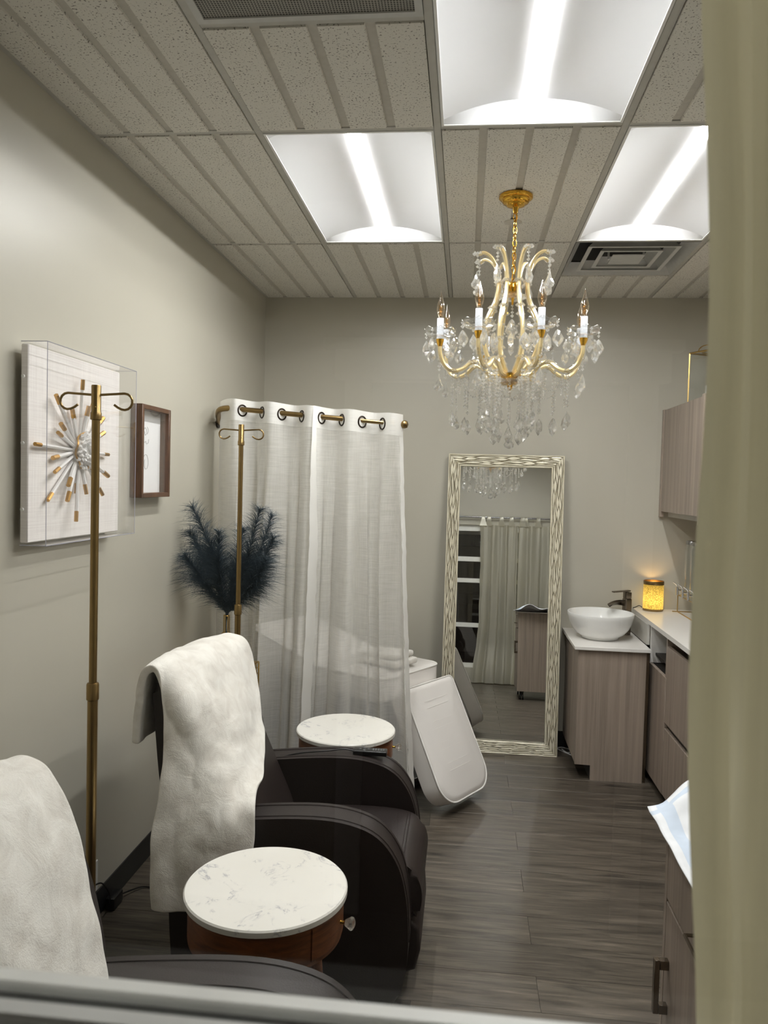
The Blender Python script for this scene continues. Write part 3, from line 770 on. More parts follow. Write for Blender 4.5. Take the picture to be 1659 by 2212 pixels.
# ================================================================== LEFT WALL
def wall_art():
    Y0, Y1, Z0, Z1 = 2.150, 2.748, 1.450, 2.036
    t = empty('starburst_shadow_box', (XL, 2.449, Z0), 'gold-tipped crystal starburst on white linen in an acrylic shadow box', 'wall art')
    off = (XL, 2.449, Z0)
    MB().span((XL, Y0+0.05, Z0+0.05), (XL+0.022, Y1-0.05, Z1-0.05)).build('hanging_cleat', 'dark_interior', t, False, off)
    bd = MB().span((XL+0.022, Y0, Z0), (XL+0.046, Y1, Z1), 0.003, 1).build('linen_board', 'linen_weave', t, True, off)
    XF, TH = XL+0.1075, 0.003
    b = MB()
    b.span((XF-TH, Y0-0.006, Z0-0.006), (XF, Y1+0.006, Z1+0.006))
    for s in (0, 1):
        y = (Y0-0.006, Y1+0.006)[s]; b.span((XL+0.024, y-TH/2, Z0-0.006), (XF-TH, y+TH/2, Z1+0.006))
        z = (Z0-0.006, Z1+0.006)[s]; b.span((XL+0.024, Y0-0.004, z-TH/2), (XF-TH, Y1+0.004, z+TH/2))
    ab = b.build('acrylic_cover', 'acrylic', t, False, off)
    b = MB()
    e = 0.0011
    for (ya, za, yb, zb) in ((Y0-0.006, Z0-0.006, Y1+0.006, Z0-0.006), (Y0-0.006, Z1+0.006, Y1+0.006, Z1+0.006), (Y0-0.006, Z0-0.006, Y0-0.006, Z1+0.006), (Y1+0.006, Z0-0.006, Y1+0.006, Z1+0.006)):
        b.tube([(XF, ya, za), (XF, yb, zb)], e, 4)
    for ya in (Y0-0.006, Y1+0.006):
        for za in (Z0-0.006, Z1+0.006): b.tube([(XL+0.026, ya, za), (XF, ya, za)], e, 4)
    b.build('polished_edge', 'acrylic_edge', ab, True, off)
    for z in (1.55, 1.745, 1.94):
        MB().cyl((XL+0.034, Y0-0.011, z), (XL+0.034, Y0-0.006, z), 0.005, None, 10).build('screw', 'white_plastic', t, True, off)
    # crystal rods: tip positions on the board (y, z)
    cy, cz = 2.440, 1.735; xf = XL+0.060
    tips = [(2.178, 1.743), (2.272, 1.888), (2.345, 1.852), (2.383, 1.852), (2.427, 1.952), (2.447, 1.868), (2.468, 1.828), (2.303, 1.806), (2.270, 1.780), (2.277, 1.708), (2.271, 1.668), (2.331, 1.632), (2.248, 1.585), (2.342, 1.585), (2.377, 1.520), (2.413, 1.610), (2.455, 1.607), (2.500, 1.668), (2.619, 1.730), (2.560, 1.845), (2.545, 1.600), (2.585, 1.80), (2.50, 1.90), (2.58, 1.66)]
    for i, (y, z) in enumerate(tips):
        a = Vector((XL+0.052, cy, cz)); c = Vector((xf+0.018*(i % 3)/2, y, z)); d = (c-a).normalized()
        a2 = a+d*0.035; tipa = c-d*0.018; tipb = c+d*0.016
        r = 0.0062+0.0012*(i % 2)
        o = MB().tube([a2, tipa], [r*0.8, r], 6).build('crystal_rod', 'selenite', t, False, off)
        MB().tube([tipa, tipb], [r*1.06, r*1.02], 6).build('gold_tip', 'gold_leaf', o, False, off)
    b = MB(); rnd = random.Random(3)
    for k in range(70):
        q = rnd.uniform(0, 2*PI); rr = 0.052*math.sqrt(rnd.random())
        h = 0.055*(1-(rr/0.065)**2)
        c = Vector((XL+0.055+h*0.7, cy+rr*math.cos(q), cz+rr*math.sin(q)*1.15))
        s_ = rnd.uniform(0.008, 0.016)
        n = Vector((1, 0.8*math.cos(q)*rr/0.05, 0.8*math.sin(q)*rr/0.05)).normalized()
        b.tube([c-n*s_*1.6, c+n*s_*0.3, c+n*s_], [s_*0.6, s_*0.6, 0.0008], 6)
    b.lathe([(0, 0), (0.050, 0.002), (0.055, 0.012), (0.042, 0.035), (0, 0.042)], (XL+0.047, cy, cz), 16, Matrix.Rotation(PI/2, 3, 'Y'))
    g = b.build('crystal_cluster', 'selenite', t, False, off)
    pts = [(XL+0.072+0.004*math.sin(5*k), cy+0.0545*math.cos(2*PI*k/30), cz+0.060*math.sin(2*PI*k/30)) for k in range(30)]
    MB().tube(pts, 0.0035, 5, True).build('gold_rim', 'gold_leaf', g, True, off)
wall_art()

def framed_drawing():
    Y0, Y1, Z0, Z1, D = 2.945, 3.240, 1.570, 1.944, 0.05
    t = empty('framed_drawing', (XL, 3.0925, Z0), 'fine line drawing on white paper in a walnut box frame', 'picture')
    off = (XL, 3.0925, Z0); fw = 0.019
    for nm, a, c in (('f', (XL, Y0, Z0), (XL+D, Y0+fw, Z1)), ('f', (XL, Y1-fw, Z0), (XL+D, Y1, Z1)), ('f', (XL, Y0+fw, Z0), (XL+D, Y1-fw, Z0+fw)), ('f', (XL, Y0+fw, Z1-fw), (XL+D, Y1-fw, Z1))):
        MB().span(a, c, 0.0015, 1).build('frame_rail', 'walnut', t, True, off)
    pp = MB().span((XL+0.004, Y0+fw, Z0+fw), (XL+0.010, Y1-fw, Z1-fw)).build('paper', 'white_paper', t, False, off)
    MB().span((XL+D-0.010, Y0+fw, Z0+fw), (XL+D-0.008, Y1-fw, Z1-fw)).build('glass', 'acrylic', t, False, off)
    def stroke(pts): 
        MB().tube([(XL+0.0105, y, z) for y, z in [(v.x, v.y) for v in crom([(a, b, 0) for a, b in pts], 8)]], 0.0007, 5).build('pencil_line', 'graphite', pp, True, off)
    stroke([(3.045, 1.835), (3.06, 1.855), (3.075, 1.85), (3.08, 1.835), (3.065, 1.825), (3.058, 1.84)])
    stroke([(3.035, 1.845), (3.028, 1.815), (3.034, 1.80), (3.05, 1.792), (3.07, 1.80), (3.078, 1.79), (3.095, 1.795), (3.10, 1.81)])
    stroke([(3.085, 1.86), (3.095, 1.845), (3.085, 1.83)])
    stroke([(3.045, 1.79), (3.046, 1.77), (3.044, 1.75)])
    stroke([(3.038, 1.715), (3.06, 1.742), (3.085, 1.742), (3.098, 1.715), (3.088, 1.69), (3.068, 1.688), (3.058, 1.705), (3.062, 1.725)])
    stroke([(3.012, 1.668), (3.000, 1.645), (3.006, 1.625), (3.022, 1.628), (3.030, 1.65), (3.032, 1.68)])
framed_drawing()

def iv_pole(loc, label):
    t = empty('iv_pole', loc, label, 'iv pole', 'brass drip stands by the recliners')
    ZT = 1.893
    hub = MB().lathe([(0, 0.055), (0.03, 0.055), (0.036, 0.075), (0.030, 0.10), (0.018, 0.13), (0.014, 0.135), (0, 0.135)], (0, 0, 0), 20).build('base_hub', 'antique_brass', t)
    for k in range(5):
        a = 2*PI*k/5+0.942; d = Vector((math.cos(a), math.sin(a), 0))
        lg = MB().tube([d*0.02+Vector((0, 0, 0.085)), d*0.13+Vector((0, 0, 0.075)), d*0.225+Vector((0, 0, 0.058))], [0.011, 0.010, 0.009], 8).build('leg', 'antique_brass', t)
        cw = MB().cyl(d*0.225+Vector((-0.009*d.y, 0.009*d.x, 0.026)), d*0.225+Vector((0.009*d.y, -0.009*d.x, 0.026)), 0.026, None, 16).build('caster', 'black_rubber', lg)
    MB().cyl((0, 0, 0.13), (0, 0, 1.085), 0.0135, None, 18).build('lower_tube', 'antique_brass', t)
    MB().lathe([(0.0135, 1.055), (0.0165, 1.058), (0.0165, 1.098), (0.0145, 1.102), (0.0105, 1.103)], (0, 0, 0), 20).build('collar', 'antique_brass', t)
    MB().cyl((0, 0, 1.09), (0, 0, ZT-0.085), 0.0105, None, 18).build('upper_tube', 'antique_brass', t)
    hd = MB().lathe([(0.0105, ZT-0.092), (0.0145, ZT-0.090), (0.0145, ZT-0.073), (0.0125, ZT-0.070), (0.0125, ZT-0.002), (0.0115, ZT), (0, ZT)], (0, 0, 0), 20).build('head', 'antique_brass', t)
    MB().sphere((0.004, -0.012, ZT-0.058), 0.0028, 1).build('button', 'satin_gold', hd)
    for s in (-1, 1):
        path = [(0, 0, ZT-0.026), (s*0.03, 0, ZT-0.024), (s*0.078, 0, ZT-0.021)]
        for k in range(9):
            a = PI/2-PI*1.12*k/8; path.append((s*(0.078+0.0215*math.cos(a)), 0, ZT-0.0425+0.0215*math.sin(a)))
        path += [(s*0.060, 0, ZT-0.058), (s*0.050, 0, ZT-0.051)]
        MB().tube(path, 0.0033, 10).build('hook', 'antique_brass', hd)
iv_pole((-0.974, 1.95, 0), 'antique brass drip pole with two hooks, between the recliners in front of the starburst box')
iv_pole((-0.982, 3.30, 0), 'antique brass drip pole with two hooks, in front of the sheer curtains and feathery plumes')

def outlet():
    t = empty('wall_outlet', (XL, 2.67, 0.105), 'white wall outlet plate low on the wall above the black baseboard', 'outlet')
    off = (XL, 2.67, 0.105)
    MB().span((XL, 2.635, 0.108), (XL+0.006, 2.705, 0.222), 0.002, 1).build('plate', 'white_plastic', t, True, off)
    for z in (0.142, 0.188): MB().span((XL+0.006, 2.655, z-0.014), (XL+0.0085, 2.685, z+0.014), 0.001, 1).build('socket', 'white_plastic', t, True, off)
    t = empty('power_adapter', (XL+0.04, 2.80, 0.0), 'black power adapter with cable, on the floor by the baseboard', 'adapter')
    off = (XL+0.04, 2.80, 0)
    MB().span((XL+0.012, 2.75, 0.0), (XL+0.050, 2.83, 0.048), 0.008, 2).build('body', 'black_plastic', t, True, off)
    MB().tube(crom([(XL+0.03, 2.75, 0.03), (XL+0.05, 2.71, 0.09), (XL+0.03, 2.69, 0.14), (XL+0.0105, 2.67, 0.142)], 6), 0.003, 6).build('plug_lead', 'black_plastic', t, True, off)
    MB().tube(crom([(XL+0.03, 2.83, 0.02), (XL+0.09, 2.93, 0.006), (XL+0.18, 2.90, 0.005), (XL+0.30, 2.84, 0.005), (XL+0.42, 2.86, 0.005), (XL+0.50, 2.80, 0.006)], 8), 0.003, 6).build('cable', 'black_plastic', t, True, off)
outlet()

# ================================================================== RECLINERS, BLANKETS, SIDE TABLES
def recliner(loc, label):
    t = empty('recliner', loc, label, 'recliner', 'dark brown recliners along the wall')
    X = lambda x: x+0.5                # profiles below are written with world x
    arm = [(-0.87, 0.03), (-0.89, 0.30), (-0.88, 0.53), (-0.80, 0.575), (-0.62, 0.602), (-0.44, 0.616), (-0.32, 0.606), (-0.235, 0.572), (-0.178, 0.505), (-0.148, 0.42), (-0.134, 0.31), (-0.135, 0.18), (-0.16, 0.07), (-0.20, 0.03)]
    pr = [(X(v.x), v.y) for v in crom([(a, b, 0) for a, b in arm], 4)]
    for s in (-1, 1):
        a = MB().prism(pr, 'y', s*0.205, s*0.33, 0.022, 4).build('armrest', 'brown_leather', t, True, None, 50)
        for yy in (0.226, 0.309):
            inner = [(x, s*yy, z) for x, z in pr[8:-10]]
            cx = sum(p[0] for p in pr)/len(pr); cz = 0.3
            seam = []
            for k in range(8, len(pr)-10):
                x, z = pr[k]; tx = pr[k+1][0]-pr[k-1][0]; tz = pr[k+1][1]-pr[k-1][1]; L = math.hypot(tx, tz) or 1
                nx, nzv = -tz/L, tx/L
                if nx*(x-cx)+nzv*(z-cz) < 0: nx, nzv = -nx, -nzv
                seam.append((x+nx*0.0005, s*yy, z+nzv*0.0005))
            MB().tube(seam, 0.0026, 6).build('seam', 'brown_leather', a)
    seat = [(-0.74, 0.30), (-0.74, 0.415), (-0.60, 0.432), (-0.35, 0.445), (-0.20, 0.440), (-0.135, 0.415), (-0.105, 0.365), (-0.100, 0.31), (-0.115, 0.262), (-0.16, 0.255), (-0.4, 0.26)]
    sp = [(X(v.x), v.y) for v in crom([(a, b, 0) for a, b in seat], 4)]
    st = MB().prism(sp, 'y', -0.198, 0.198, 0.02, 3).build('seat', 'brown_leather', t, True, None, 50)
    MB().tube([(X(-0.165), y, 0.4335) for y in (-0.185, 0, 0.185)], 0.002, 6).build('seam', 'brown_leather', st)
    MB().tube([(X(-0.175), y, 0.4355) for y in (-0.185, 0, 0.185)], 0.0015, 6).build('seam', 'brown_leather', st)
    MB().prism([(X(a), b) for a, b in [(-0.13, 0.245), (-0.105, 0.22), (-0.100, 0.15), (-0.115, 0.085), (-0.15, 0.07), (-0.22, 0.08), (-0.22, 0.24)]], 'y', -0.197, 0.197, 0.012, 3).build('footrest', 'brown_leather', t)
    back = [(-0.60, 0.34), (-0.615, 0.45), (-0.675, 0.59), (-0.745, 0.75), (-0.805, 0.90), (-0.845, 0.985), (-0.89, 1.022), (-0.94, 1.022), (-0.978, 0.985), (-0.975, 0.88), (-0.945, 0.65), (-0.91, 0.42), (-0.88, 0.32), (-0.72, 0.30)]
    bp = [(X(v.x), v.y) for v in crom([(a, b, 0) for a, b in back], 4)]
    lo = MB().prism(bp, 'y', -0.198, 0.198, 0.02, 3).build('backrest', 'brown_leather', t, True, None, 50)
    # the upper back is as wide as the chair: wings above the arms
    wing = [(-0.735, 0.62), (-0.77, 0.78), (-0.825, 0.93), (-0.862, 1.0), (-0.90, 1.018), (-0.94, 1.016), (-0.972, 0.98), (-0.968, 0.88), (-0.945, 0.66), (-0.92, 0.60), (-0.82, 0.585)]
    wp = [(X(v.x), v.y) for v in crom([(a, b, 0) for a, b in wing], 4)]
    for s in (-1, 1): MB().prism(wp, 'y', s*0.199, s*0.275, 0.022, 4).build('wing', 'brown_leather', lo, True, None, 50)
    MB().span((X(-0.86), -0.2, 0.05), (X(-0.23), 0.2, 0.25), 0.01, 1).build('base', 'black_plastic', t)
    for sx in (-0.82, -0.25):
        for sy in (-0.27, 0.27): MB().cyl((X(sx), sy, 0), (X(sx), sy, 0.035), 0.022, None, 14).build('foot', 'black_plastic', t)
    return t
rc = recliner((-0.5, 2.63, 0), 'dark brown leather recliner between the two marble side tables')
r1 = copy_tree(rc); r1.location = (-0.5, 1.28, 0); r1['label'] = 'dark brown leather recliner right behind the window rail, only backrest and arm top showing'

def blanket(rows, name, label, seed):
    R = [crom(r, 12) for r in rows]; n = len(R[0]); cols = [crom([R[i][j] for i in range(len(R))], 9) for j in range(n)]
    grid = [[cols[j][i] for j in range(n)] for i in range(len(cols[0]))]
    g2 = []
    for i, row in enumerate(grid):
        o = []
        for j, p in enumerate(row):
            tu = row[min(j+1, n-1)]-row[max(j-1, 0)]; tv = grid[min(i+1, len(grid)-1)][j]-grid[max(i-1, 0)][j]
            nn = tu.cross(tv); nn = nn.normalized() if nn.length > 1e-9 else Vector((0, -1, 0))
            if nn.y > 0 and abs(nn.y) > abs(nn.x) and abs(nn.y) > abs(nn.z): nn = -nn
            f = 0.010*nz(p.x*9+seed, p.y*9, p.z*4)+0.005*nz(p.x*24, p.y*24+seed, p.z*14)
            f += 0.010*max(0, math.sin(j/n*7+2.2*nz(p.z*3, seed)+seed))*sm((1.0-p.z)*3)
            o.append(p+nn*abs(f)*1.4)
        g2.append(o)
    c = sum((p for r in g2 for p in r), Vector())/(len(g2)*n)
    c.z = min(p.z for r in g2 for p in r)
    t = MB().grid(g2).build(name, 'plush_fabric', None, True, c); t.location = c
    md = t.modifiers.new('pile', 'SOLIDIFY'); md.thickness = 0.026; md.offset = 0
    sb = t.modifiers.new('soft', 'SUBSURF'); sb.levels = 1; sb.render_levels = 1
    return tag(t, label, 'blanket', 'white plush throws on the recliners')
B2 = [[(-0.905, 2.250, 0.335), (-0.81, 2.235, 0.335), (-0.70, 2.240, 0.36), (-0.620, 2.265, 0.46)],
      [(-0.912, 2.252, 0.45), (-0.82, 2.232, 0.45), (-0.71, 2.240, 0.48), (-0.615, 2.272, 0.54)],
      [(-0.918, 2.262, 0.57), (-0.82, 2.250, 0.58), (-0.71, 2.255, 0.60), (-0.615, 2.300, 0.640)],
      [(-0.905, 2.285, 0.69), (-0.82, 2.290, 0.70), (-0.715, 2.330, 0.71), (-0.655, 2.480, 0.665)],
      [(-0.905, 2.310, 0.80), (-0.82, 2.315, 0.81), (-0.735, 2.450, 0.80), (-0.715, 2.690, 0.76)],
      [(-0.925, 2.320, 0.94), (-0.84, 2.330, 0.94), (-0.795, 2.560, 0.935), (-0.775, 2.820, 0.91)],
      [(-0.955, 2.325, 1.038), (-0.91, 2.400, 1.048), (-0.865, 2.600, 1.045), (-0.825, 2.840, 1.035)],
      [(-0.995, 2.330, 1.030), (-0.985, 2.440, 1.045), (-0.965, 2.640, 1.045), (-0.925, 2.840, 1.042)],
      [(-1.012, 2.335, 0.93), (-1.010, 2.480, 0.93), (-1.006, 2.640, 0.93), (-1.004, 2.840, 0.93)],
      [(-1.025, 2.340, 0.80), (-1.022, 2.480, 0.80), (-1.018, 2.640, 0.80), (-1.015, 2.840, 0.80)]]
blanket(B2, 'throw_blanket', 'white plush throw hanging over the backrest and arm of the middle recliner', 1.7)
B1 = [[(-0.80, 0.960, 0.47), (-0.66, 1.10, 0.468), (-0.62, 1.28, 0.468), (-0.60, 1.45, 0.468)],
      [(-0.82, 0.960, 0.52), (-0.70, 1.10, 0.54), (-0.67, 1.28, 0.54), (-0.665, 1.46, 0.54)],
      [(-0.84, 0.955, 0.66), (-0.735, 1.10, 0.66), (-0.715, 1.28, 0.66), (-0.720, 1.48, 0.66)],
      [(-0.87, 0.965, 0.79), (-0.78, 1.08, 0.79), (-0.745, 1.28, 0.79), (-0.755, 1.49, 0.79)],
      [(-0.90, 0.970, 0.93), (-0.83, 1.07, 0.935), (-0.795, 1.28, 0.935), (-0.790, 1.50, 0.92)],
      [(-0.955, 0.970, 1.038), (-0.91, 1.05, 1.048), (-0.875, 1.28, 1.048), (-0.855, 1.505, 1.040)],
      [(-0.995, 0.975, 1.030), (-0.985, 1.08, 1.045), (-0.965, 1.28, 1.045), (-0.935, 1.505, 1.042)],
      [(-1.012, 0.980, 0.93), (-1.010, 1.08, 0.93), (-1.006, 1.28, 0.93), (-1.004, 1.50, 0.93)],
      [(-1.025, 0.985, 0.80), (-1.022, 1.08, 0.80), (-1.018, 1.28, 0.80), (-1.015, 1.50, 0.80)]]
blanket(B1, 'throw_blanket', 'white plush throw over the backrest of the recliner behind the window rail', 4.1)

def side_table(loc, label, rz):
    t = empty('side_table', loc, label, 'side table', 'round marble topped side tables', rz)
    MB().lathe([(0, 0.580), (0.205, 0.580), (0.2115, 0.583), (0.2115, 0.596), (0.208, 0.600), (0, 0.600)], (0, 0, 0), 72).build('marble_top', 'marble', t)
    MB().lathe([(0, 0.476), (0.190, 0.476), (0.199, 0.480), (0.200, 0.488), (0.200, 0.579), (0, 0.579)], (0, 0, 0), 72).build('drum', 'acacia_wood', t)
    rows = []
    for z, r in ((0.492, 0.2005), (0.494, 0.2025), (0.571, 0.2025), (0.573, 0.2005)):
        rows.append([(r*math.cos(a), r*math.sin(a), z) for a in [lerp(-0.62, 0.62, k/20) for k in range(21)]])
    dr = MB().grid(rows).build('drawer_front', 'acacia_wood', t)
    kb = MB().lathe([(0.0055, 0), (0.0045, 0.004), (0.004, 0.010), (0.0075, 0.013)], (0.202, 0, 0.532), 14, Matrix.Rotation(PI/2, 3, 'Y')).build('knob_stem', 'brass', dr)
    b = MB().lathe([(0.003, 0.010), (0.008, 0.014), (0.0165, 0.028), (0.0155, 0.034), (0.008, 0.038), (0, 0.038)], (0.202, 0, 0.532), 9, Matrix.Rotation(PI/2, 3, 'Y')).build('crystal_knob', 'crystal_knob', dr, False)
    for k in range(4):
        a = PI/4+PI/2*k; d = Vector((math.cos(a), math.sin(a), 0))
        MB().tube([d*0.135+Vector((0, 0, 0.478)), d*0.19+Vector((0, 0, 0.0))], [0.019, 0.011], 16).build('leg', 'acacia_wood', t)
    return t
side_table((-0.485, 1.935, 0), 'round white marble topped table between the two recliners', -0.12)
side_table((-0.478, 3.235, 0), 'round white marble topped table beside the sheer curtains', 0.0)

def remote():
    t = empty('massage_remote', (-0.333, 2.905, 0.611), 'black remote control with cord lying on a recliner armrest', 'remote', None, 0.02)
    MB().box((0, 0, 0.011), (0.130, 0.046, 0.018), None, 0.005, 3).build('body', 'black_plastic', t)
    for x, y in ((-0.038, 0.0), (-0.022, 0.011), (-0.022, -0.011), (-0.006, 0.0)):
        MB().lathe([(0, 0.022), (0.0045, 0.022), (0.0055, 0.019)], (x, y, 0), 12).build('button', 'grey_plastic', t)
    for k in range(5): MB().box((0.012+0.010*k, 0.0, 0.0205), (0.005, 0.022, 0.0015)).build('button', 'grey_plastic', t)
    pts = [(-0.063, 0, 0.011), (-0.10, -0.005, 0.018), (-0.15, -0.012, 0.012), (-0.21, -0.018, 0.006), (-0.28, -0.02, -0.004), (-0.35, -0.03, -0.022)]
    MB().tube(crom(pts, 8), 0.0028, 7).build('cord', 'black_plastic', t)
remote()

# ================================================================== SHEER CURTAINS ON THE BRACKET ROD
RODZ = lambda x: lerp(2.004, 1.940, (x+1.169)/0.852)
RY = 3.75
def curtain_rod():
    t = empty('curtain_rod', (XL, 4.02, 1.95), 'antique brass curtain rod with an elbow at the wall and a ball end', 'curtain rod')
    off = (XL, 4.02, 1.95)
    MB().cyl((XL, 4.02, 1.952), (XL+0.008, 4.02, 1.952), 0.03, None, 20).build('wall_plate', 'dark_bronze', t, True, off)
    elbow = crom([(XL+0.006, 4.02, 1.952), (-1.300, 3.96, 1.960), (-1.270, 3.85, 1.985), (-1.235, 3.78, 2.0), (-1.18, RY, RODZ(-1.18)), (-1.12, RY, RODZ(-1.12))], 8)
    MB().tube(elbow, 0.0145, 14).build('elbow', 'antique_brass', t, True, off)
    MB().tube([(-1.13, RY, RODZ(-1.13)), (-0.60, RY, RODZ(-0.60))], 0.0125, 16).build('outer_tube', 'antique_brass', t, True, off)
    MB().tube([(-0.62, RY, RODZ(-0.62)), (-0.325, RY, RODZ(-0.325))], 0.0095, 16).build('inner_tube', 'antique_brass', t, True, off)
    MB().lathe([(0.0095, -0.02), (0.013, -0.012), (0.010, -0.006), (0.018, 0.006), (0.020, 0.014), (0.016, 0.028), (0, 0.034)], (-0.318, RY, RODZ(-0.318)), 20, Matrix.Rotation(PI/2, 3, 'Y')).build('finial', 'antique_brass', t, True, off)
curtain_rod()
def curtain_surface(x0, x1, xb0, xb1, seed, lead=0.0):
    P, PH = 0.2, -1.062
    def f(u, z):
        xr = lerp(x0, x1, u); zt = RODZ(xr)+0.048
        d = max(0.0, (zt-z)/zt)                       # 0 at the top edge, 1 at the floor
        x = lerp(xr, lerp(xb0, xb1, u), d**1.3)
        ph = 2*PI*(xr-PH)/P
        A = 0.044*(1-0.30*sm(d*2))
        y = RY+A*math.cos(ph+0.9*nz(u*3+seed, d*2.0)*sm(d*3))
        k = sm(d*2.5)
        y += k*0.034*math.sin(ph*2.3+seed*3+2.0*d)+k*0.012*nz(u*14+seed, d*1.5)*2
        x += k*(0.020*math.sin(ph+1.1+seed)+0.013*math.sin(ph*2.7+2*seed))
        if lead and u < lead:                         # leading edge pulled back round the elbow to the wall
            q = sm((lead-u)/lead); x = lerp(x, -1.292, q); y = lerp(y, 3.95, q)
        if not lead: y -= 0.045*sm((0.12-u)/0.12)*sm(d*5+0.3)
        return Vector((x, y, z))
    return f
def sheer_panel(name, x0, x1, xb0, xb1, seed, label, rings, lead=0.0):
    f = curtain_surface(x0, x1, xb0, xb1, seed, lead)
    NU = 120; ztop = lambda u: RODZ(lerp(x0, x1, u))+0.048
    HB = 0.105
    t = empty(name, ((x0+x1)/2, RY, 0.012), label, 'curtain', 'sheer grommet curtains'); off = ((x0+x1)/2, RY, 0.012)
    hu = 0.016/(x1-x0)
    us = [lerp(hu, 1-hu, k/NU) for k in range(NU+1)]
    NV = 60
    rows = [[f(u, lerp(ztop(u)-HB, 0.012+0.006*math.sin(u*20), v/NV)) for u in us] for v in range(NV+1)]
    MB().grid(rows).build('sheer_cloth', 'sheer_linen', t, True, off)
    rows = [[f(u, ztop(u)-HB*v/6) for u in [k/NU for k in range(NU+1)]] for v in range(7)]
    MB().grid(rows).build('header_band', 'sheer_double', t, True, off)
    for a, b_ in ((0, hu), (1-hu, 1)):
        rows = [[f(u, lerp(ztop(u)-HB, 0.012, v/NV))+Vector((0.004*nz(v*0.7, seed), 0.004*nz(v*0.9, 5+seed), 0)) for u in (a, (a+b_)/2, b_)] for v in range(NV+1)]
        MB().grid(rows).build('side_hem', 'sheer_double', t, True, off)
    for xr in rings:
        u = (xr-x0)/(x1-x0); z = RODZ(xr); p = f(u, z); q = f(u+0.01, z)-f(u-0.01, z); q.z = 0; q.normalize()
        c = Vector((p.x, p.y, z-0.006)); r = 0.0265
        pts = [c+r*(math.cos(2*PI*k/28)*q+math.sin(2*PI*k/28)*Vector((0, 0, 1))) for k in range(28)]
        MB().tube(pts, 0.0042, 8, True).build('grommet', 'dark_bronze', t, True, off)
    return t
sheer_panel('sheer_curtain', -1.235, -0.715, -1.25, -0.735, 0.6, 'white sheer grommet curtain next to the feathery plumes', [-1.112, -1.012, -0.912, -0.812], 0.19)
sheer_panel('sheer_curtain', -0.745, -0.312, -0.800, -0.205, 2.3, 'white sheer grommet curtain at the ball end of the rod', [-0.712, -0.612, -0.512, -0.412])

# ================================================================== PLUMES, VASE, WIRE STAND
def wire_stand():
    c = (-1.095, 3.50); hw = 0.125
    t = empty('wire_basket_stand', (c[0], c[1], 0), 'gold wire basket stand under the plume vase', 'basket stand')
    def wire(pts, nm='wire', r=0.0022, par=None): return MB().tube(pts, r, 6).build(nm, 'satin_gold', par or t)
    for sx in (-1, 1):
        for sy in (-1, 1): wire([(sx*hw, sy*hw, 0), (sx*hw, sy*hw, 0.772)], 'leg', 0.004)
    for z in (0.50, 0.772):
        MB().tube([(-hw, -hw, z), (hw, -hw, z), (hw, hw, z), (-hw, hw, z)], 0.0035, 6, True).build('rim', 'satin_gold', t)
    for k in range(1, 10):
        z = 0.50+0.0272*k
        MB().tube([(-hw, -hw, z), (hw, -hw, z), (hw, hw, z), (-hw, hw, z)], 0.0018, 6, True).build('wire', 'satin_gold', t)
    for s in (-1, 1):
        for k in range(1, 6):
            q = lerp(-hw, hw, k/6); wire([(q, s*hw, 0.50), (q, s*hw, 0.772)], 'wire', 0.0018); wire([(s*hw, q, 0.50), (s*hw, q, 0.772)], 'wire', 0.0018)
    MB().span((-hw+0.004, -hw+0.004, 0.7725), (hw-0.004, hw-0.004, 0.776)).build('top_tray', 'satin_gold', t, False)
    t = empty('wire_vase', (c[0], c[1], 0.776), 'narrow-necked gold wire vase holding dark blue plumes', 'vase')
    for k in range(6):
        a = 2*PI*k/6+0.3; d = Vector((math.cos(a), math.sin(a), 0))
        MB().tube([d*0.050+Vector((0, 0, 0.002)), d*0.048+Vector((0, 0, 0.125)), d*0.013+Vector((0, 0, 0.160)), d*0.0125+Vector((0, 0, 0.238))], 0.0024, 7).build('wire', 'satin_gold', t)
    for z, r in ((0.238, 0.0135), (0.003, 0.050)):
        MB().tube([(r*math.cos(2*PI*k/24), r*math.sin(2*PI*k/24), z) for k in range(24)], 0.0026, 7, True).build('ring', 'satin_gold', t)
    return c
VC = wire_stand()
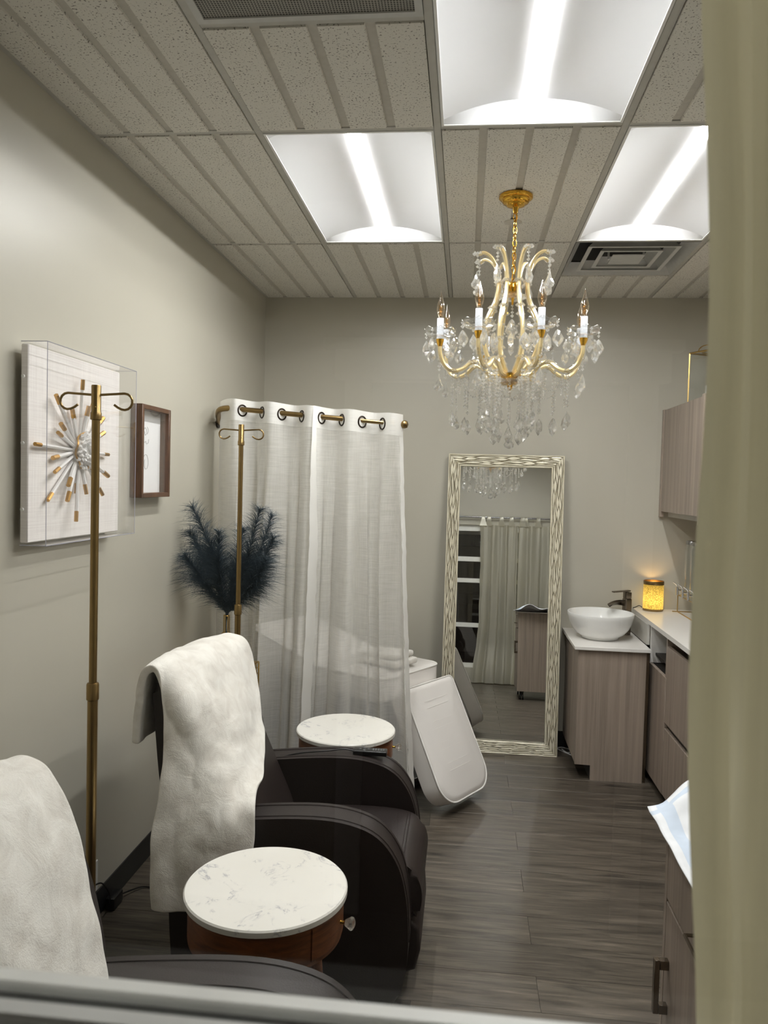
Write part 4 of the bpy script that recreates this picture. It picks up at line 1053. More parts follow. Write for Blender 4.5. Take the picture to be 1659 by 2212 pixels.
def plume(tip, base, bend, seed, label, hairs=950):
    """one feathery pampas stem: a curved rib with hundreds of fine strands"""
    rnd = random.Random(seed); A = Vector(base); T = Vector(tip)
    mid = A.lerp(T, 0.55)+Vector(bend)
    rib = crom([A-Vector((0, 0, 0.13)), A, A.lerp(mid, 0.6)+Vector(bend)*0.1, mid, T], 10)
    t = empty('pampas_plume', A-Vector((0, 0, 0.13)), label, 'plume', 'dark blue pampas plumes in the wire vase'); off = A-Vector((0, 0, 0.13))
    n = len(rib)
    MB().tube(rib, [lerp(0.0022, 0.0008, k/n) for k in range(n)], 5).build('stem', 'pampas', t, True, off)
    b = MB(); L = (T-A).length
    for h in range(hairs):
        s = rnd.random()**0.85
        i0 = 11+(n-13)*s; i = int(i0); p = rib[i].lerp(rib[min(i+1, n-1)], i0-i)
        tg = (rib[min(i+2, n-1)]-rib[max(i-1, 0)]).normalized()
        side = tg.cross(Vector((rnd.uniform(-1, 1), rnd.uniform(-1, 1), rnd.uniform(-1, 1)))).normalized()
        ln = (0.030+0.092*math.sin(PI*min(1, 0.10+0.84*s))*rnd.uniform(0.5, 1.25))*(0.75+0.25*L/0.5)
        d = (tg*rnd.uniform(0.9, 1.6)+side*rnd.uniform(0.35, 1.0)).normalized()
        droop = side*rnd.uniform(0.2, 0.8)+Vector((rnd.uniform(-.3, .3), rnd.uniform(-.3, .3), -rnd.uniform(0.1, 0.55)))
        pts = [p+d*ln*q+droop*ln*q*q*0.85 for q in (0, 0.33, 0.67, 1.0)]
        wv = d.cross(Vector((0.3, -1, 0.1))).normalized()
        ws = (0.0007, 0.0006, 0.00042, 0.0001)
        vs = [(b.bm.verts.new(q+wv*w_), b.bm.verts.new(q-wv*w_)) for q, w_ in zip(pts, ws)]
        for q in range(3): b.bm.faces.new((vs[q][0], vs[q][1], vs[q+1][1], vs[q+1][0]))
        if h % 3 == 0:                                # finer barbs on every third strand
            for m in (1, 2):
                for sg in (-1, 1):
                    e = pts[m]+(d*0.5+wv*sg*0.9).normalized()*ln*0.32
                    b.bm.faces.new((b.bm.verts.new(pts[m]+d*0.0004), b.bm.verts.new(pts[m]-d*0.0004), b.bm.verts.new(e)))
    f = b.build('feather', 'pampas', t, True, off); f['kind'] = 'stuff'
VB = (VC[0], VC[1], 1.015)
PL = [((-1.255, 3.44, 1.535), (0.020, 0, 0.02)), ((-1.285, 3.50, 1.405), (0.0, 0, 0.04)), ((-1.270, 3.40, 1.300), (-0.02, 0, 0.03)), ((-1.120, 3.44, 1.415), (-0.01, -0.02, 0)),
      ((-1.030, 3.52, 1.430), (0.0, 0.01, 0)), ((-0.930, 3.45, 1.530), (0.01, 0, -0.01)), ((-0.885, 3.50, 1.500), (0.02, 0, -0.01)), ((-0.865, 3.46, 1.400), (0.02, 0, -0.01)), ((-0.890, 3.42, 1.295), (0.02, 0, 0.0))]
PLB = ['dark blue pampas plume reaching highest, against the painted wall', 'dark blue pampas plume leaning onto the painted wall', 'dark blue pampas plume sagging low against the painted wall', 'short dark blue pampas plume upright in the middle of the bunch',
       'short dark blue pampas plume half hidden by the drip pole', 'tall dark blue pampas plume spreading in front of the sheer curtain', 'dark blue pampas plume leaning over the sheer curtain just under the tallest', 'dark blue pampas plume stretching furthest across the sheer curtain', 'dark blue pampas plume sagging lowest over the sheer curtain']
for i, ((tp, bd), lb) in enumerate(zip(PL, PLB)): plume(tp, (VB[0]+0.004*math.cos(i), VB[1]+0.004*math.sin(i), VB[2]), bd, 10+i, lb)

# ================================================================== TREATMENT BED
def treatment_bed():
    Wv = Vector((0.53, 0.848, 0)); N = Vector((0.848, -0.53, 0))
    t = empty('treatment_bed', (-0.62, 4.36, 0), 'white padded treatment bed with its foot section folded down', 'bed'); off = (-0.62, 4.36, 0)
    def pad(O, U, V, D, lu, lv, th, rad, name, mat, puff=0.012, seams=False):
        """rounded slab: O top centre, U across, V along, D outward normal"""
        U, V, D = U.normalized(), V.normalized(), D.normalized()
        out = []
        def corner(cx, cy, a0, r):
            for k in range(9):
                a = a0+PI/2*k/8; out.append((cx+r*math.cos(a), cy+r*math.sin(a)))
        rt, rb = rad
        corner(lu/2-rb, lv-rb, 0, rb); corner(-lu/2+rb, lv-rb, PI/2, rb); corner(-lu/2+rt, rt, PI, rt); corner(lu/2-rt, rt, 3*PI/2, rt)
        cx, cy = 0, lv/2; b = MB(); rows = []
        for k, h in ((1.0, -th), (1.0, -0.008), (0.985, 0.0), (0.90, puff*0.6), (0.74, puff*0.4), (0.62, puff), (0.35, puff*1.1), (0.0, puff*1.15)):
            rows.append([O+U*(cx+(x-cx)*k)+V*(cy+(y-cy)*k)+D*h for x, y in out])
        b.grid(rows, True); b.bm.faces.new([v for v in b.bm.verts][:len(out)])
        o = b.build(name, mat, t, True, off, 60)
        pp = [O+U*x+V*y+D*(-0.002) for x, y in out]
        MB().tube(pp, 0.0042, 8, True).build('piping', 'vinyl_piping', o, True, off)
        if seams:
            for q in seams:
                for s in (-1, 1):
                    y0 = lv*q+s*0.018
                    MB().tube([O+U*x+V*y0+D*(puff*1.08) for x in (-0.11, 0.0, 0.08)], 0.0008, 6).build('stitch', 'vinyl_piping', o, True, off)
        return o
    Tr = Vector((-0.046, 4.245, 0.605)); lu = 0.44
    O = Tr-Wv*lu/2
    V = (N*0.28+Vector((0, 0, -0.54))).normalized()
    D = (N*0.54+Vector((0, 0, 0.28))).normalized()
    fo = pad(O, Wv, V, D, lu, 0.60, 0.105, (0.03, 0.115), 'foot_section', 'white_vinyl', 0.014, (0.18, 0.36, 0.54, 0.72))
    # grey backing board of the folded section, seen in the mirror
    pad(O-D*0.107+V*0.03, Wv, V, D, lu*0.94, 0.52, 0.012, (0.03, 0.1), 'backing_board', 'grey_plastic', 0.0)
    # seat and back sections running towards the corner
    pad(O+Vector((0, 0, 0.040))-N*0.10, Wv, -N, Vector((0, 0, 1)), lu+0.10, 0.50, 0.12, (0.07, 0.03), 'seat_section', 'white_vinyl', 0.015)
    pad(O+Vector((0, 0, 0.050))-N*0.58, Wv, -N+Vector((0, 0, 0.25)), Vector((0.25*N.x, 0.25*N.y, 1)), lu+0.10, 0.55, 0.12, (0.03, 0.06), 'back_section', 'white_vinyl', 0.015)
    b = MB(); c = O-N*0.36
    rot = Matrix.Rotation(math.atan2(-N.y, -N.x), 3, 'Z')
    MB().box((c.x, c.y, 0.27), (0.34, 0.30, 0.44), rot, 0.02, 2).build('pedestal', 'grey_plastic', t, True, off)
    MB().box((c.x, c.y, 0.035), (0.56, 0.42, 0.05), rot, 0.02, 2).build('base_plate', 'black_plastic', t, True, off)
    for s in (-1, 1):
        q = c+N*0.24+Wv*s*0.17; MB().cyl((q.x, q.y, 0), (q.x, q.y, 0.02), 0.025, None, 14).build('foot', 'black_rubber', t, True, off)
        q = c-N*0.24+Wv*s*0.17; MB().cyl((q.x, q.y, 0), (q.x, q.y, 0.02), 0.025, None, 14).build('foot', 'black_rubber', t, True, off)
    for s in (-1, 1):
        a = O-N*0.10+Wv*s*0.14+Vector((0, 0, -0.09)); e = O+V*0.40-D*0.125+Wv*s*0.14
        MB().tube([a, e], 0.010, 8).build('hinge_arm', 'black_plastic', t, True, off)
    # folded towel with a dark bolster on the seat
    p = O-N*0.26-Wv*0.02+Vector((0, 0, 0.064))
    tw = empty('folded_towel', p, 'white folded towel on the treatment bed, at the curtain edge', 'towel', None, math.atan2(-N.y, -N.x))
    MB().box((0, 0, 0.020), (0.26, 0.20, 0.034), None, 0.014, 3).build('lower_fold', 'plush_fabric', tw)
    MB().box((0.01, 0.0, 0.052), (0.24, 0.18, 0.030), Matrix.Rotation(0.06, 3, 'Y'), 0.013, 3).build('upper_fold', 'plush_fabric', tw)
treatment_bed()

# ================================================================== LEANING MIRROR
def mirror():
    Wd, H, TH, FW = 0.716, 1.852, 0.030, 0.072
    tilt = math.radians(4.55)
    t = empty('floor_mirror', (0.248, 4.772, 0.0), 'tall floor mirror with a cream wavy-relief frame, leaning on the back wall', 'mirror')
    t.rotation_euler = (-tilt, 0, -0.012)     # top leans back to the wall
    hw = Wd/2
    MB().span((-hw+FW-0.006, 0.006, FW-0.006), (hw-FW+0.006, 0.012, H-FW+0.006)).build('glass', 'mirror_glass', t, False)
    MB().span((-hw+0.01, 0.0125, 0.01), (hw-0.01, 0.022, H-0.01)).build('backing', 'dark_interior', t, False)
    fm = NT('frame_relief'); v = fm.coord('Object', (1, 1, 1))
    fm.l(fm.ramp(fm.noise(v, 40, 3), [(0.3, srgb((226, 219, 196))), (0.7, srgb((238, 232, 212)))]), fm.b.inputs['Base Color'])
    fm.b.inputs['Roughness'].default_value = 0.32; fm.b.inputs['Metallic'].default_value = 0.2; MATS['frame_relief'] = fm.m
    gm = NT('frame_groove'); gm.b.inputs['Base Color'].default_value = srgb((74, 64, 46)); gm.b.inputs['Roughness'].default_value = 0.6; MATS['frame_groove'] = gm.m
    # four mitred rails; each carries raised wavy ridges over a dark ground
    def rail(P0, P1, inward, nwave):
        P0, P1, inward = Vector(P0), Vector(P1), Vector(inward); L = (P1-P0).length; ax = (P1-P0)/L
        b = MB()
        a, c = P0, P1; ai, ci = P0+ax*FW+inward*FW, P1-ax*FW+inward*FW
        F0 = Vector((0, -0.008, 0)); Bk = Vector((0, 0.012, 0))
        q = [b.bm.verts.new(x) for x in (a+F0, c+F0, ci+F0, ai+F0, a+Bk, c+Bk, ci+Bk, ai+Bk)]
        for f in ((0, 1, 2, 3), (7, 6, 5, 4), (0, 4, 5, 1), (1, 5, 6, 2), (2, 6, 7, 3), (3, 7, 4, 0)): b.bm.faces.new([q[k] for k in f])
        r = b.build('frame_rail', 'frame_groove', t, False)
        # wavy bands run along the rail; neighbouring bands drift in and out so that the gaps pinch like wood grain
        NB = 9; NS = int(L/0.006); bands = []
        def line(k, s):
            base = k/NB*FW
            am = 0.0046*min(1, math.sin(PI*k/NB)*1.6)
            return base+am*math.sin(s*2*PI/0.190+k*2.25+1.1*math.sin(s*4.1+k*1.7))+am*0.35*math.sin(s*2*PI/0.105+k*3.1)
        for k in range(NB):
            rows = []
            for i in range(NS+1):
                s = L*i/NS
                e0, e1 = line(k, s), line(k+1, s)
                if e1-e0 < 0.0022: e1 = e0+0.0022
                g = 0.0010
                lo_, hi_ = e0+g*(k > 0), e1-g*(k < NB-1)
                row = []
                for (u, d) in ((lo_, -0.0080), (lo_+0.0007, -0.0112), ((lo_+hi_)/2, -0.0128), (hi_-0.0007, -0.0112), (hi_, -0.0080)):
                    u = max(0.0, min(FW, u)); s2 = max(u, min(L-u, s))
                    row.append(P0+ax*s2+inward*u+Vector((0, d, 0)))
                rows.append(row)
            bb = MB(); bb.grid(rows); bb.build('wavy_ridge', 'frame_relief', r, True)
        side = MB()
        side.tube([P0+ax*FW+inward*(FW+0.001)+Vector((0, -0.0095, 0)), P1-ax*FW+inward*(FW+0.001)+Vector((0, -0.0095, 0))], 0.0026, 6)
        side.tube([P0+Vector((0, -0.0085, 0)), P1+Vector((0, -0.0085, 0))], 0.003, 6)
        side.build('gilt_edge', 'frame_relief', r, True)
    rail((-hw, 0, 0), (hw, 0, 0), (0, 0, 1), 5); rail((-hw, 0, H), (hw, 0, H), (0, 0, -1), 5)
    rail((-hw, 0, 0), (-hw, 0, H), (1, 0, 0), 14); rail((hw, 0, 0), (hw, 0, H), (-1, 0, 0), 14)
mirror()

# ================================================================== RIGHT SIDE: SINK UNIT, BASE CABINETS, COUNTER
def sink_unit():
    t = empty('sink_cabinet', (0.86, 4.68, 0), 'taupe wood-grain sink cabinet beside the leaning mirror', 'cabinet'); off = (0.86, 4.68, 0)
    x0, x1, y0, y1 = 0.662, 1.036, 4.41, YB-0.008
    MB().prism([(x0, 0.088), (x0+0.088, 0.088), (x0+0.088, 0.0), (x1, 0.0), (x1, 0.744), (x0, 0.744)], 'y', y0, y0+0.018, 0.0008, 1).build('end_panel', 'taupe_laminate', t, False, off)
    MB().span((x0+0.02, y0+0.018, 0.088), (x1, y1, 0.744)).build('carcass', 'dark_interior', t, False, off)
    MB().span((x0+0.088, y0+0.018, 0.0), (x0+0.1, y1, 0.088)).build('toe_kick', 'dark_interior', t, False, off)
    for a, b_ in ((y0+0.020, 4.68), (4.683, y1)):
        d = MB().span((x0, a, 0.092), (x0+0.019, b_, 0.741), 0.001, 1).build('door', 'taupe_laminate', t, True, off)
    MB().span((0.638, 4.39, 0.745), (1.055, YB-0.001, 0.765), 0.002, 1).build('quartz_top', 'quartz', t, True, off)
    MB().span((1.040, 4.427, 0.0), (1.056, 4.445, 0.744)).build('filler_strip', 'brushed_nickel', t, False, off)
    # vessel basin
    c = (0.822, 4.675, 0.765)
    b = MB().lathe([(0, 0.0), (0.100, 0.0), (0.108, 0.004), (0.113, 0.016), (0.140, 0.032), (0.165, 0.062), (0.181, 0.096), (0.190, 0.130), (0.1935, 0.150), (0.192, 0.154), (0.187, 0.153), (0.183, 0.130), (0.174, 0.098), (0.156, 0.064), (0.128, 0.040), (0.08, 0.028), (0.02, 0.022), (0, 0.022)], (0, 0, 0), 64)
    o = b.build('vessel_sink', 'white_ceramic'); o.location = c; tag(o, 'white round ceramic vessel sink on the low sink cabinet', 'sink')
    t = empty('basin_faucet', (1.003, 4.822, 0.765), 'brushed nickel waterfall faucet behind the vessel sink', 'faucet', None, 0.35)
    MB().lathe([(0, 0), (0.026, 0), (0.026, 0.006), (0.023, 0.010), (0, 0.010)], (0, 0, 0), 24).build('base_ring', 'brushed_nickel', t)
    MB().box((0, 0, 0.115), (0.042, 0.046, 0.215), None, 0.008, 3).build('body', 'brushed_nickel', t)
    b = MB(); rows = []
    for k in range(13):
        s = k/12; x = lerp(0.0, -0.118, s); z = lerp(0.205, 0.213, s)-0.030*s**3
        w_ = lerp(0.021, 0.026, s); h = lerp(0.034, 0.012, s)
        rows.append([(x, -w_, z+0.002), (x, -w_*0.6, z-h*0.5), (x, 0, z-h), (x, w_*0.6, z-h*0.5), (x, w_, z+0.002), (x, w_*0.86, z+0.003), (x, w_*0.5, z-h*0.22), (x, 0, z-h*0.55), (x, -w_*0.5, z-h*0.22), (x, -w_*0.86, z+0.003)])
    b.grid(rows, True); b.build('waterfall_spout', 'brushed_nickel', t)
    lv = MB().box((0, 0, 0.242), (0.038, 0.042, 0.040), None, 0.006, 2).build('cartridge', 'brushed_nickel', t)
    MB().box((-0.042, 0, 0.266), (0.115, 0.030, 0.008), Matrix.Rotation(-0.06, 3, 'Y'), 0.003, 2).build('lever', 'brushed_nickel', lv)
    # flat white cable on the floor behind the unit
    o = MB().tube(crom([(0.655, 4.90, 0.004), (0.68, 4.84, 0.004), (0.72, 4.88, 0.004), (0.66, 4.935, 0.004), (0.63, 4.90, 0.004), (0.70, 4.80, 0.0045)], 8), 0.0035, 7).build('white_cable', 'white_plastic', None, True, (0.66, 4.88, 0))
    o.location = (0.66, 4.88, 0); tag(o, 'loose white cable on the floor between mirror and sink cabinet', 'cable')
    o = MB().tube(crom([(0.618, YB-0.005, 0.62), (0.612, YB-0.006, 0.45), (0.628, YB-0.006, 0.30), (0.612, YB-0.008, 0.22)], 8), 0.0016, 6).build('thin_black_wire', 'black_plastic', None, True, (0.618, YB, 0.22))
    o.location = (0.618, YB, 0.22); tag(o, 'thin black wire running down the back wall by the mirror', 'cable')
sink_unit()

def base_cabinets():
    XF = 1.076; ZT = 0.886
    def carc(t, y0, y1, off, z1=ZT-0.002, z0=0.055):
        MB().span((XF+0.020, y0, z0), (XR-0.002, y1, z1)).build('carcass', 'dark_interior', t, False, off)
        MB().span((XF+0.07, y0, 0.0), (XF+0.085, y1, z0)).build('toe_kick', 'black_plastic', t, False, off)
    # corner unit with an open slot above a door
    off = (1.39, 4.53, 0); t = empty('corner_base_cabinet', off, 'taupe base cabinet with an open slot over its door, by the sink unit', 'cabinet')
    MB().span((XF+0.02, 4.15, 0.055), (XR-0.002, 4.955, 0.665)).build('carcass', 'dark_interior', t, False, off)
    MB().span((XF+0.07, 4.15, 0.0), (XF+0.085, 4.955, 0.055)).build('toe_kick', 'black_plastic', t, False, off)
    MB().span((XF, 4.152, 0.05), (XF+0.019, 4.60, 0.668), 0.001, 1).build('door', 'taupe_laminate', t, True, off)
    MB().span((XF+0.002, 4.505, 0.67), (XF+0.30, 4.523, ZT-0.002)).build('slot_side', 'quartz', t, False, off)
    MB().span((XF+0.002, 4.15, 0.67), (XF+0.30, 4.168, ZT-0.002)).build('slot_side', 'taupe_laminate', t, False, off)
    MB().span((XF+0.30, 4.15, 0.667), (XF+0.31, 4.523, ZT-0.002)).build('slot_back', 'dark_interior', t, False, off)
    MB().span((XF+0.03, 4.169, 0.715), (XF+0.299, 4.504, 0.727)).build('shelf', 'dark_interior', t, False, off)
    MB().span((1.058, 4.524, 0.766), (1.075, 4.955, ZT-0.002)).build('splash_panel', 'bar_grey', t, False, off)
    # drawer units along the right wall
    labs = ['taupe two-drawer base cabinet under the steel undermount sink', 'taupe two-drawer base cabinet under the plain end of the counter']
    for (y1, y0), lb in zip(((4.146, 3.30), (3.296, 2.45)), labs):
        off = (1.39, (y0+y1)/2, 0); t = empty('drawer_cabinet', off, lb, 'cabinet', 'drawer cabinets under the counter')
        carc(t, y0, y1, off, 0.70)
        for z0, z1 in ((0.055, 0.405), (0.436, 0.838)):
            d = MB().span((XF, y0+0.002, z0), (XF+0.019, y1-0.002, z1), 0.001, 1).build('drawer', 'taupe_laminate', t, True, off)
            MB().span((XF+0.0195, y0+0.004, z1-0.001), (XF+0.034, y1-0.004, z1+0.0015)).build('finger_channel', 'brushed_nickel', d, False, off)
    # counter with a cut-out for the undermount bowl
    sx0, sx1, sy0, sy1 = 1.165, 1.560, 3.36, 3.90
    b = MB(); Z0, Z1 = ZT, 0.910
    b.span((1.065, sy1, Z0), (XR, YB-0.001, Z1)); b.span((1.065, 2.43, Z0), (XR, sy0, Z1))
    b.span((1.065, sy0, Z0), (sx0, sy1, Z1)); b.span((sx1, sy0, Z0), (XR, sy1, Z1))
    o = b.build('countertop', 'quartz', None, False, (1.38, 3.7, Z0)); o.location = (1.38, 3.7, Z0)
    tag(o, 'long white quartz countertop along the cabinets', 'countertop')
    off = (1.36, 3.63, 0.72); t = empty('undermount_sink', off, 'stainless steel undermount sink in the white counter', 'sink')
    rows = []
    for k, z in ((1.0, Z0-0.001), (0.98, 0.80), (0.94, 0.725), (0.85, 0.715), (0.2, 0.712)):
        hx, hy = (sx1-sx0)/2*k, (sy1-sy0)/2*k; r = 0.05*k; ring = []
        for cx, cy, a0 in ((hx-r, hy-r, 0), (-hx+r, hy-r, PI/2), (-hx+r, -hy+r, PI), (hx-r, -hy+r, 1.5*PI)):
            for q in range(6): ring.append((1.3625+cx+r*math.cos(a0+PI/2*q/5), 3.63+cy+r*math.sin(a0+PI/2*q/5), z))
        rows.append(ring)
    b = MB(); b.grid(rows, True); b.bm.faces.new([v for v in b.bm.verts][-len(rows[0]):]); b.build('bowl', 'steel', t, True, off)
    MB().lathe([(0, 0.003), (0.04, 0.003), (0.045, 0.0)], (1.3625, 3.63, 0.7125), 20).build('drain', 'chrome', t, True, off)
base_cabinets()

def upper_cabinets():
    XF = 1.205; Z0, Z1 = 1.522, 2.145
    labs = ['taupe wall cabinet in the back corner, under the gold lantern', 'taupe wall cabinet further along the right wall, mostly hidden by the silver curtain']
    for i, ((y1, y0), lb) in enumerate(zip(((YB-0.002, 4.125), (4.085, 3.25)), labs)):
        off = (1.45, (y0+y1)/2, Z0); t = empty('wall_cabinet', off, lb, 'cabinet', 'wall cabinets')
        MB().span((XF+0.020, y0, Z0), (XR-0.001, y1, Z1)).build('carcass', 'taupe_laminate', t, False, off)
        ym = (y0+y1)/2+0.02
        MB().span((XF, y0+0.002, Z0), (XF+0.019, ym-0.0015, Z1), 0.0008, 1).build('door', 'taupe_laminate', t, True, off)
        MB().span((XF, ym+0.0015, Z0), (XF+0.019, y1-0.035, Z1), 0.0008, 1).build('door', 'taupe_laminate', t, True, off)
        if i == 0: MB().span((XF-0.004, y1-0.033, Z0-0.034), (XF+0.019, y1, Z1+0.004), 0.0008, 1).build('filler_strip', 'taupe_laminate', t, True, off)
        MB().span((XF+0.045, y0, Z0-0.032), (XF+0.060, y1-0.034, Z0)).build('light_rail', 'bar_grey', t, False, off)
        if i == 0: MB().span((XF-0.012, 4.087, Z0-0.045), (XR-0.001, 4.123, Z1+0.006), 0.0008, 1).build('gable_panel', 'taupe_laminate', t, True, off)
upper_cabinets()

def lantern():
    hw = 0.085; H = 0.285
    c = (1.355, 4.52, 2.146)
    t = empty('glass_lantern', c, 'gold framed glass lantern standing on top of the wall cabinet', 'lantern', None, 0.5)
    def bar(a, b_, nm='frame_bar', r=0.0045): MB().tube([a, b_], r, 4).build(nm, 'satin_gold', t, False)
    for sx in (-1, 1):
        for sy in (-1, 1): bar((sx*hw, sy*hw, 0.0), (sx*hw, sy*hw, H))
    for z in (0.005, H):
        for s in (-1, 1): bar((-hw, s*hw, z), (hw, s*hw, z)); bar((s*hw, -hw, z), (s*hw, hw, z))
    for s in (-1, 1):
        MB().box((s*hw, 0, H/2), (0.002, 2*hw-0.01, H-0.01)).build('pane', 'thin_glass', t, False)
        MB().box((0, s*hw, H/2), (2*hw-0.01, 0.002, H-0.01)).build('pane', 'thin_glass', t, False)
    MB().tube([(0.055*math.cos(2*PI*k/28), 0.055*math.sin(2*PI*k/28), H+0.002) for k in range(28)], 0.004, 6, True).build('top_ring', 'satin_gold', t)
    MB().tube([(hw*math.cos(PI*k/16), 0.02, H+0.045*math.sin(PI*k/16)) for k in range(17)], 0.003, 6).build('handle', 'satin_gold', t)
    MB().lathe([(0, 0.006), (0.032, 0.006), (0.032, 0.10), (0.028, 0.104), (0, 0.10)], (0, 0, 0), 24).build('candle', 'candle_sleeve', t)
lantern()

def table_lamp():
    t = empty('mercury_glass_lamp', (1.172, 4.885, 0.910), 'small glowing amber mercury glass cylinder lamp on the counter', 'lamp')
    MB().lathe([(0, 0.0), (0.058, 0.0), (0.0605, 0.003), (0.0605, 0.014)], (0, 0, 0), 40).build('base_ring', 'antique_brass', t)
    MB().lathe([(0.0598, 0.012), (0.0598, 0.164)], (0, 0, 0), 48).build('glass_cylinder', 'mercury_glass', t)
    MB().lathe([(0.0605, 0.162), (0.0612, 0.165), (0.0612, 0.182), (0.0605, 0.184), (0.058, 0.184), (0.058, 0.163)], (0, 0, 0), 48).build('top_band', 'antique_brass', t)
    bl = MB().lathe([(0, 0.03), (0.010, 0.032), (0.012, 0.05), (0.016, 0.075), (0.012, 0.098), (0, 0.108)], (0, 0, 0), 16).build('bulb', emit('warm_bulb', (1.0, 0.66, 0.28, 1), 9.0).m, t)
    MB().tube(crom([(-0.058, 0.02, 0.012), (-0.075, 0.03, 0.022), (-0.095, 0.04, 0.010), (-0.105, 0.055, 0.004), (-0.10, 0.07, 0.003)], 6), 0.003, 6).build('cord', 'black_plastic', t)
    L = bpy.data.lights.new('warm_lamp', 'POINT'); L.energy = 0.55; L.color = (1.0, 0.68, 0.32); L.shadow_soft_size = 0.02
    lo = bpy.data.objects.new('lamp', L); COL.objects.link(lo); lo.parent = t; lo.location = (0, 0, 0.135)
table_lamp()

def dispensers():
    x, ys = 1.375, [4.80, 4.685, 4.57, 4.455]
    off = (x, 4.63, 0.91); t = empty('dispenser_rack', off, 'thin gold wire rack holding glass dispensers on the counter', 'rack')
    def wire(pts, nm, r=0.003): MB().tube(pts, r, 6).build(nm, 'satin_gold', t, True, off)
    xa, xb, y0, y1 = x-0.062, x+0.062, 4.39, 4.865
    for xx in (xa, xb):
        wire([(xx, y0, 0.913), (xx, y1, 0.913)], 'base_rail'); wire([(xx, y0, 1.015), (xx, y1, 1.015)], 'mid_rail')
        for y in (y0, y1): wire([(xx, y, 0.913), (xx, y, 1.05)], 'post')
    for y in (y0, y1): wire([(xa, y, 1.015), (xb, y, 1.015)], 'cross_rail')
    for y in (y0, y1): wire([(xa-0.03, y, 0.913), (xb, y, 0.913)], 'foot_rail')
    labs = ['slim glass dispenser with a silver spigot nearest the back wall', 'slim glass dispenser second from the back wall in the gold rack', 'slim glass dispenser third from the back wall in the gold rack', 'slim glass dispenser furthest from the back wall in the gold rack']
    for y, lb in zip(ys, labs):
        d = empty('glass_dispenser', (x, y, 1.019), lb, 'dispenser', 'glass dispensers in the gold rack')
        MB().lathe([(0, 0.0), (0.045, 0.0), (0.047, 0.004), (0.047, 0.290), (0.040, 0.306), (0.040, 0.312), (0.037, 0.312), (0.037, 0.304), (0.044, 0.288), (0.044, 0.007), (0, 0.007)], (0, 0, 0), 28).build('glass_body', 'thin_glass', d)
        MB().lathe([(0, 0.334), (0.040, 0.334), (0.043, 0.330), (0.043, 0.312), (0, 0.312)], (0, 0, 0), 24).build('lid', 'steel', d)
        sp = MB().tube([(-0.045, 0, 0.032), (-0.085, 0, 0.034)], 0.006, 10).build('spigot', 'chrome', d)
        MB().cyl((-0.085, 0, 0.052), (-0.085, 0, 0.004), 0.009, 0.007, 12).build('nozzle', 'chrome', sp)
        MB().tube([(-0.085, 0, 0.052), (-0.092, 0.0, 0.068), (-0.112, 0.0, 0.082)], 0.003, 8).build('tap_lever', 'chrome', sp)
dispensers()

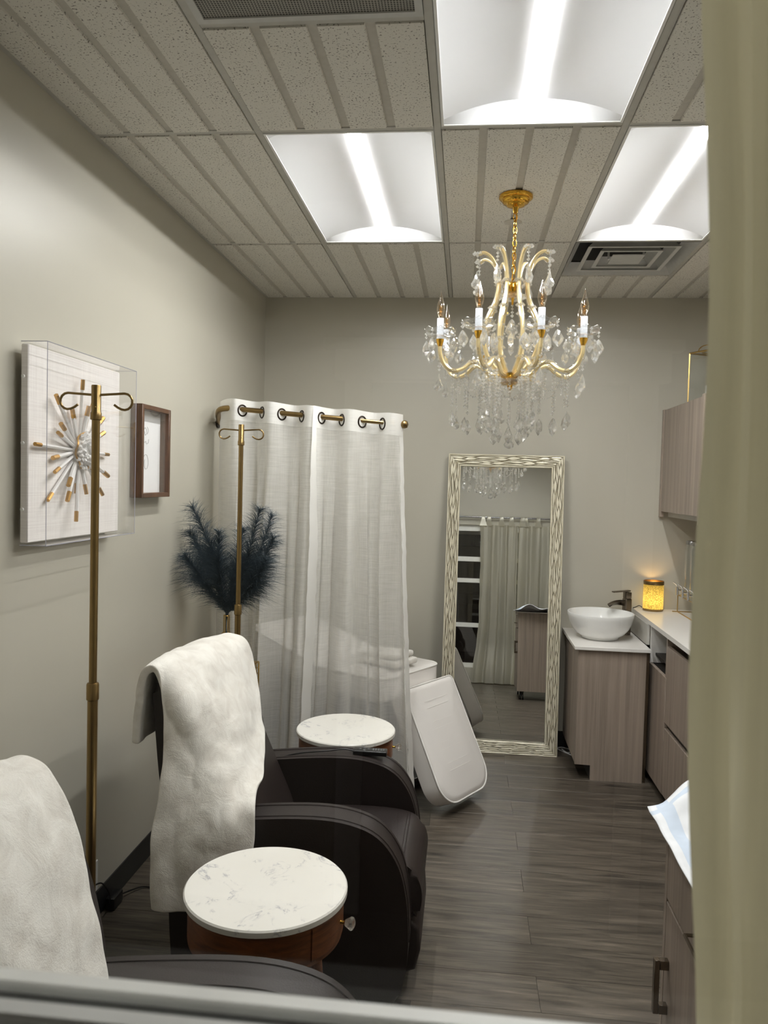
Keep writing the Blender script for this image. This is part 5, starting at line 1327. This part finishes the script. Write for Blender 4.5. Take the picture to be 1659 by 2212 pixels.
# ================================================================== CART WITH PAD
def cart():
    x0, x1, y0, y1 = 0.497, 0.96, 1.22, 1.852
    off = (0.73, 1.54, 0); t = empty('rolling_cart', off, 'taupe rolling cart with drawers, half hidden behind the silver curtain', 'cart')
    Zb, Zt = 0.085, 0.842
    MB().span((x0+0.020, y0, Zb), (x1, y1-0.018, Zt)).build('carcass', 'taupe_laminate', t, False, off)
    MB().span((x0, y1-0.018, Zb), (x1, y1, Zt), 0.0008, 1).build('end_panel', 'taupe_laminate', t, True, off)
    MB().span((x0-0.004, y0-0.004, Zt), (x1+0.004, y1+0.004, Zt+0.018), 0.001, 1).build('top', 'taupe_laminate', t, True, off)
    for z0, z1 in ((0.705, 0.836),):
        d = MB().span((x0, y0+0.002, z0), (x0+0.019, y1-0.022, z1), 0.001, 1).build('drawer', 'taupe_laminate', t, True, off)
        MB().tube([(x0, 1.60, z0+0.045), (x0-0.024, 1.60, z0+0.045), (x0-0.024, 1.46, z0+0.045), (x0, 1.46, z0+0.045)], 0.004, 6).build('handle', 'brushed_nickel', d, True, off)
    d = MB().span((x0, y0+0.002, Zb+0.004), (x0+0.019, y1-0.022, 0.697), 0.001, 1).build('door', 'taupe_laminate', t, True, off)
    h = MB(); ya = 1.795
    h.span((x0-0.032, ya-0.008, 0.452), (x0-0.020, ya+0.008, 0.578), 0.001, 1); h.span((x0-0.020, ya-0.008, 0.452), (x0, ya+0.008, 0.474), 0.001, 1); h.span((x0-0.020, ya-0.008, 0.556), (x0, ya+0.008, 0.578), 0.001, 1)
    h.build('handle', 'brushed_nickel', d, True, off)
    for xx in (x0+0.05, x1-0.05):
        for yy in (y0+0.06, y1-0.06):
            c = MB().span((xx-0.02, yy-0.02, 0.072), (xx+0.02, yy+0.02, Zb)).build('caster', 'black_plastic', t, True, off)
            for s in (-1, 1): MB().cyl((xx+s*0.006, yy+0.012, 0.034), (xx+s*0.018, yy+0.012, 0.034), 0.034, None, 20).build('wheel', 'black_rubber', c, True, off)
            MB().span((xx-0.005, yy-0.006, 0.034), (xx+0.005, yy+0.012, 0.075)).build('fork', 'black_plastic', c, True, off)
    # absorbent pad, crumpled over the far corner of the top
    b = MB(); rows = []; N = 46; Zp = Zt+0.018+0.004
    for i in range(N+1):
        v = i/N; row = []
        for j in range(N+1):
            u = j/N
            x = lerp(0.466, 0.945, u); y = lerp(1.30, 1.965, v)
            z = Zp
            cr_ = abs(nz(x*7, y*7, 1.3))*0.030+abs(nz(x*16, y*13, 4.0))*0.012
            far = sm((y-1.70)/0.26)
            lift = 0.012*sm((0.52-x)/0.06)+far*(0.075*math.exp(-((x-0.60)/0.085)**2)+0.045*math.exp(-((x-0.80)/0.10)**2))
            edge = 0.25+0.75*sm(min(u, 1-u, v, 1-v)*9)
            z += cr_*edge+lift
            row.append((x+0.010*nz(y*6, 2.0), y-0.06*far*sm((0.60-x)/0.15), z))
        rows.append(row)
    b.grid(rows); o = b.build('absorbent_pad', 'pad_white', None, True, (0.7, 1.64, Zp)); o.location = (0.7, 1.64, Zp)
    o.data.materials.append(M('pad_blue'))
    for p in o.data.polygons:
        i, j = divmod(p.index, N)
        if (2 <= j < 5) or (N-5 <= j < N-2) or (2 <= i < 4) or (N-4 <= i < N-2): p.material_index = 1
    md = o.modifiers.new('thickness', 'SOLIDIFY'); md.thickness = 0.003; md.offset = 1
    tag(o, 'crumpled white absorbent pad with pale blue borders on the cart', 'pad')
cart()

# ================================================================== SILVER CURTAINS AT THE WINDOW
def silver_rod():
    off = (0.15, 0.318, 1.99); t = empty('window_curtain_rod', off, 'slim steel curtain rod over the corridor window', 'curtain rod')
    MB().tube([(-0.90, 0.318, 1.99), (1.25, 0.318, 1.99)], 0.010, 12).build('tube', 'steel', t, True, off)
    for x in (-0.86, 1.21): MB().span((x-0.012, 0.26, 1.975), (x+0.012, 0.318, 1.985)).build('bracket', 'steel', t, True, off)
    for s, x in ((-1, -0.90), (1, 1.25)): MB().sphere((x+s*0.012, 0.318, 1.99), 0.017, 2).build('finial', 'steel', t, True, off)
silver_rod()
def silver_panel(xa, xb, seed, tabs, label, edge0):
    off = ((xa+xb)/2, 0.318, 0.01); t = empty('satin_curtain', off, label, 'curtain', 'silver satin curtains at the corridor window')
    NU, NV = 110, 70; ZT = 1.895
    def f(u, z):
        d = (ZT-z)/ZT; x = lerp(xa, xb, u)+((1-u)*0.011*max(0.0, min(1.0, (1.85-z)/0.4)) if edge0 else 0.0)
        k = 0.55+0.45*sm(d*2)
        y = 0.318+(sm(u/0.06) if edge0 else 1.0)*0.026*k*math.sin(u*2*PI*3.2+seed+0.8*nz(d*2, seed))+(sm(u/0.06) if edge0 else 1.0)*0.010*math.sin(u*2*PI*6.1+2*seed+d*2)
        dm = sm(u/0.12) if edge0 else 1.0
        x += dm*0.012*k*math.sin(u*2*PI*4.5+seed+1.4)+0.004*dm*nz(z*9, u*3+seed)
        if edge0 and u < 0.2: x += 0.003*math.sin(z*19)*(1-u/0.2)
        y += 0.16*sm((d-0.72)/0.28)*(0.5+0.5*u*0) ; x += lerp(-0.06, 0.02, u)*sm((d-0.6)/0.4)
        return Vector((x, max(y, 0.272), z))
    rows = [[f(k/NU, lerp(ZT, 0.010, v/NV)) for k in range(NU+1)] for v in range(NV+1)]
    MB().grid(rows).build('satin_cloth', 'silver_satin', t, True, off)
    for x in tabs:
        u = (x-xa)/(xb-xa); p = f(u, ZT-0.01); b = MB(); rows = []
        prof = [(p.y-0.012, p.z), (0.305, 1.95), (0.304, 1.99), (0.311, 2.003), (0.318, 2.0045), (0.325, 2.003), (0.332, 1.99), (0.331, 1.95), (p.y+0.012, p.z)]
        for k, (y, z) in enumerate(prof):
            w_ = lerp(0.046, 0.020, sm(1-abs(k-4)/4.0)) if 0 else (0.045, 0.026, 0.021, 0.021, 0.022, 0.021, 0.021, 0.026, 0.045)[k]
            rows.append([(x-w_, y, z), (x, y-0.003, z), (x+w_, y, z)])
        b.grid(rows); b.build('tab', 'silver_satin', t, True, off)
silver_panel(0.0868, 0.545, 0.3, [0.12, 0.19, 0.34, 0.46], 'silver satin tab-top curtain hanging at the open side of the window', True)
silver_panel(0.550, 1.13, 1.9, [0.59, 0.63, 0.78, 0.95, 1.10], 'silver satin tab-top curtain hanging furthest along the window, behind the cart', False)
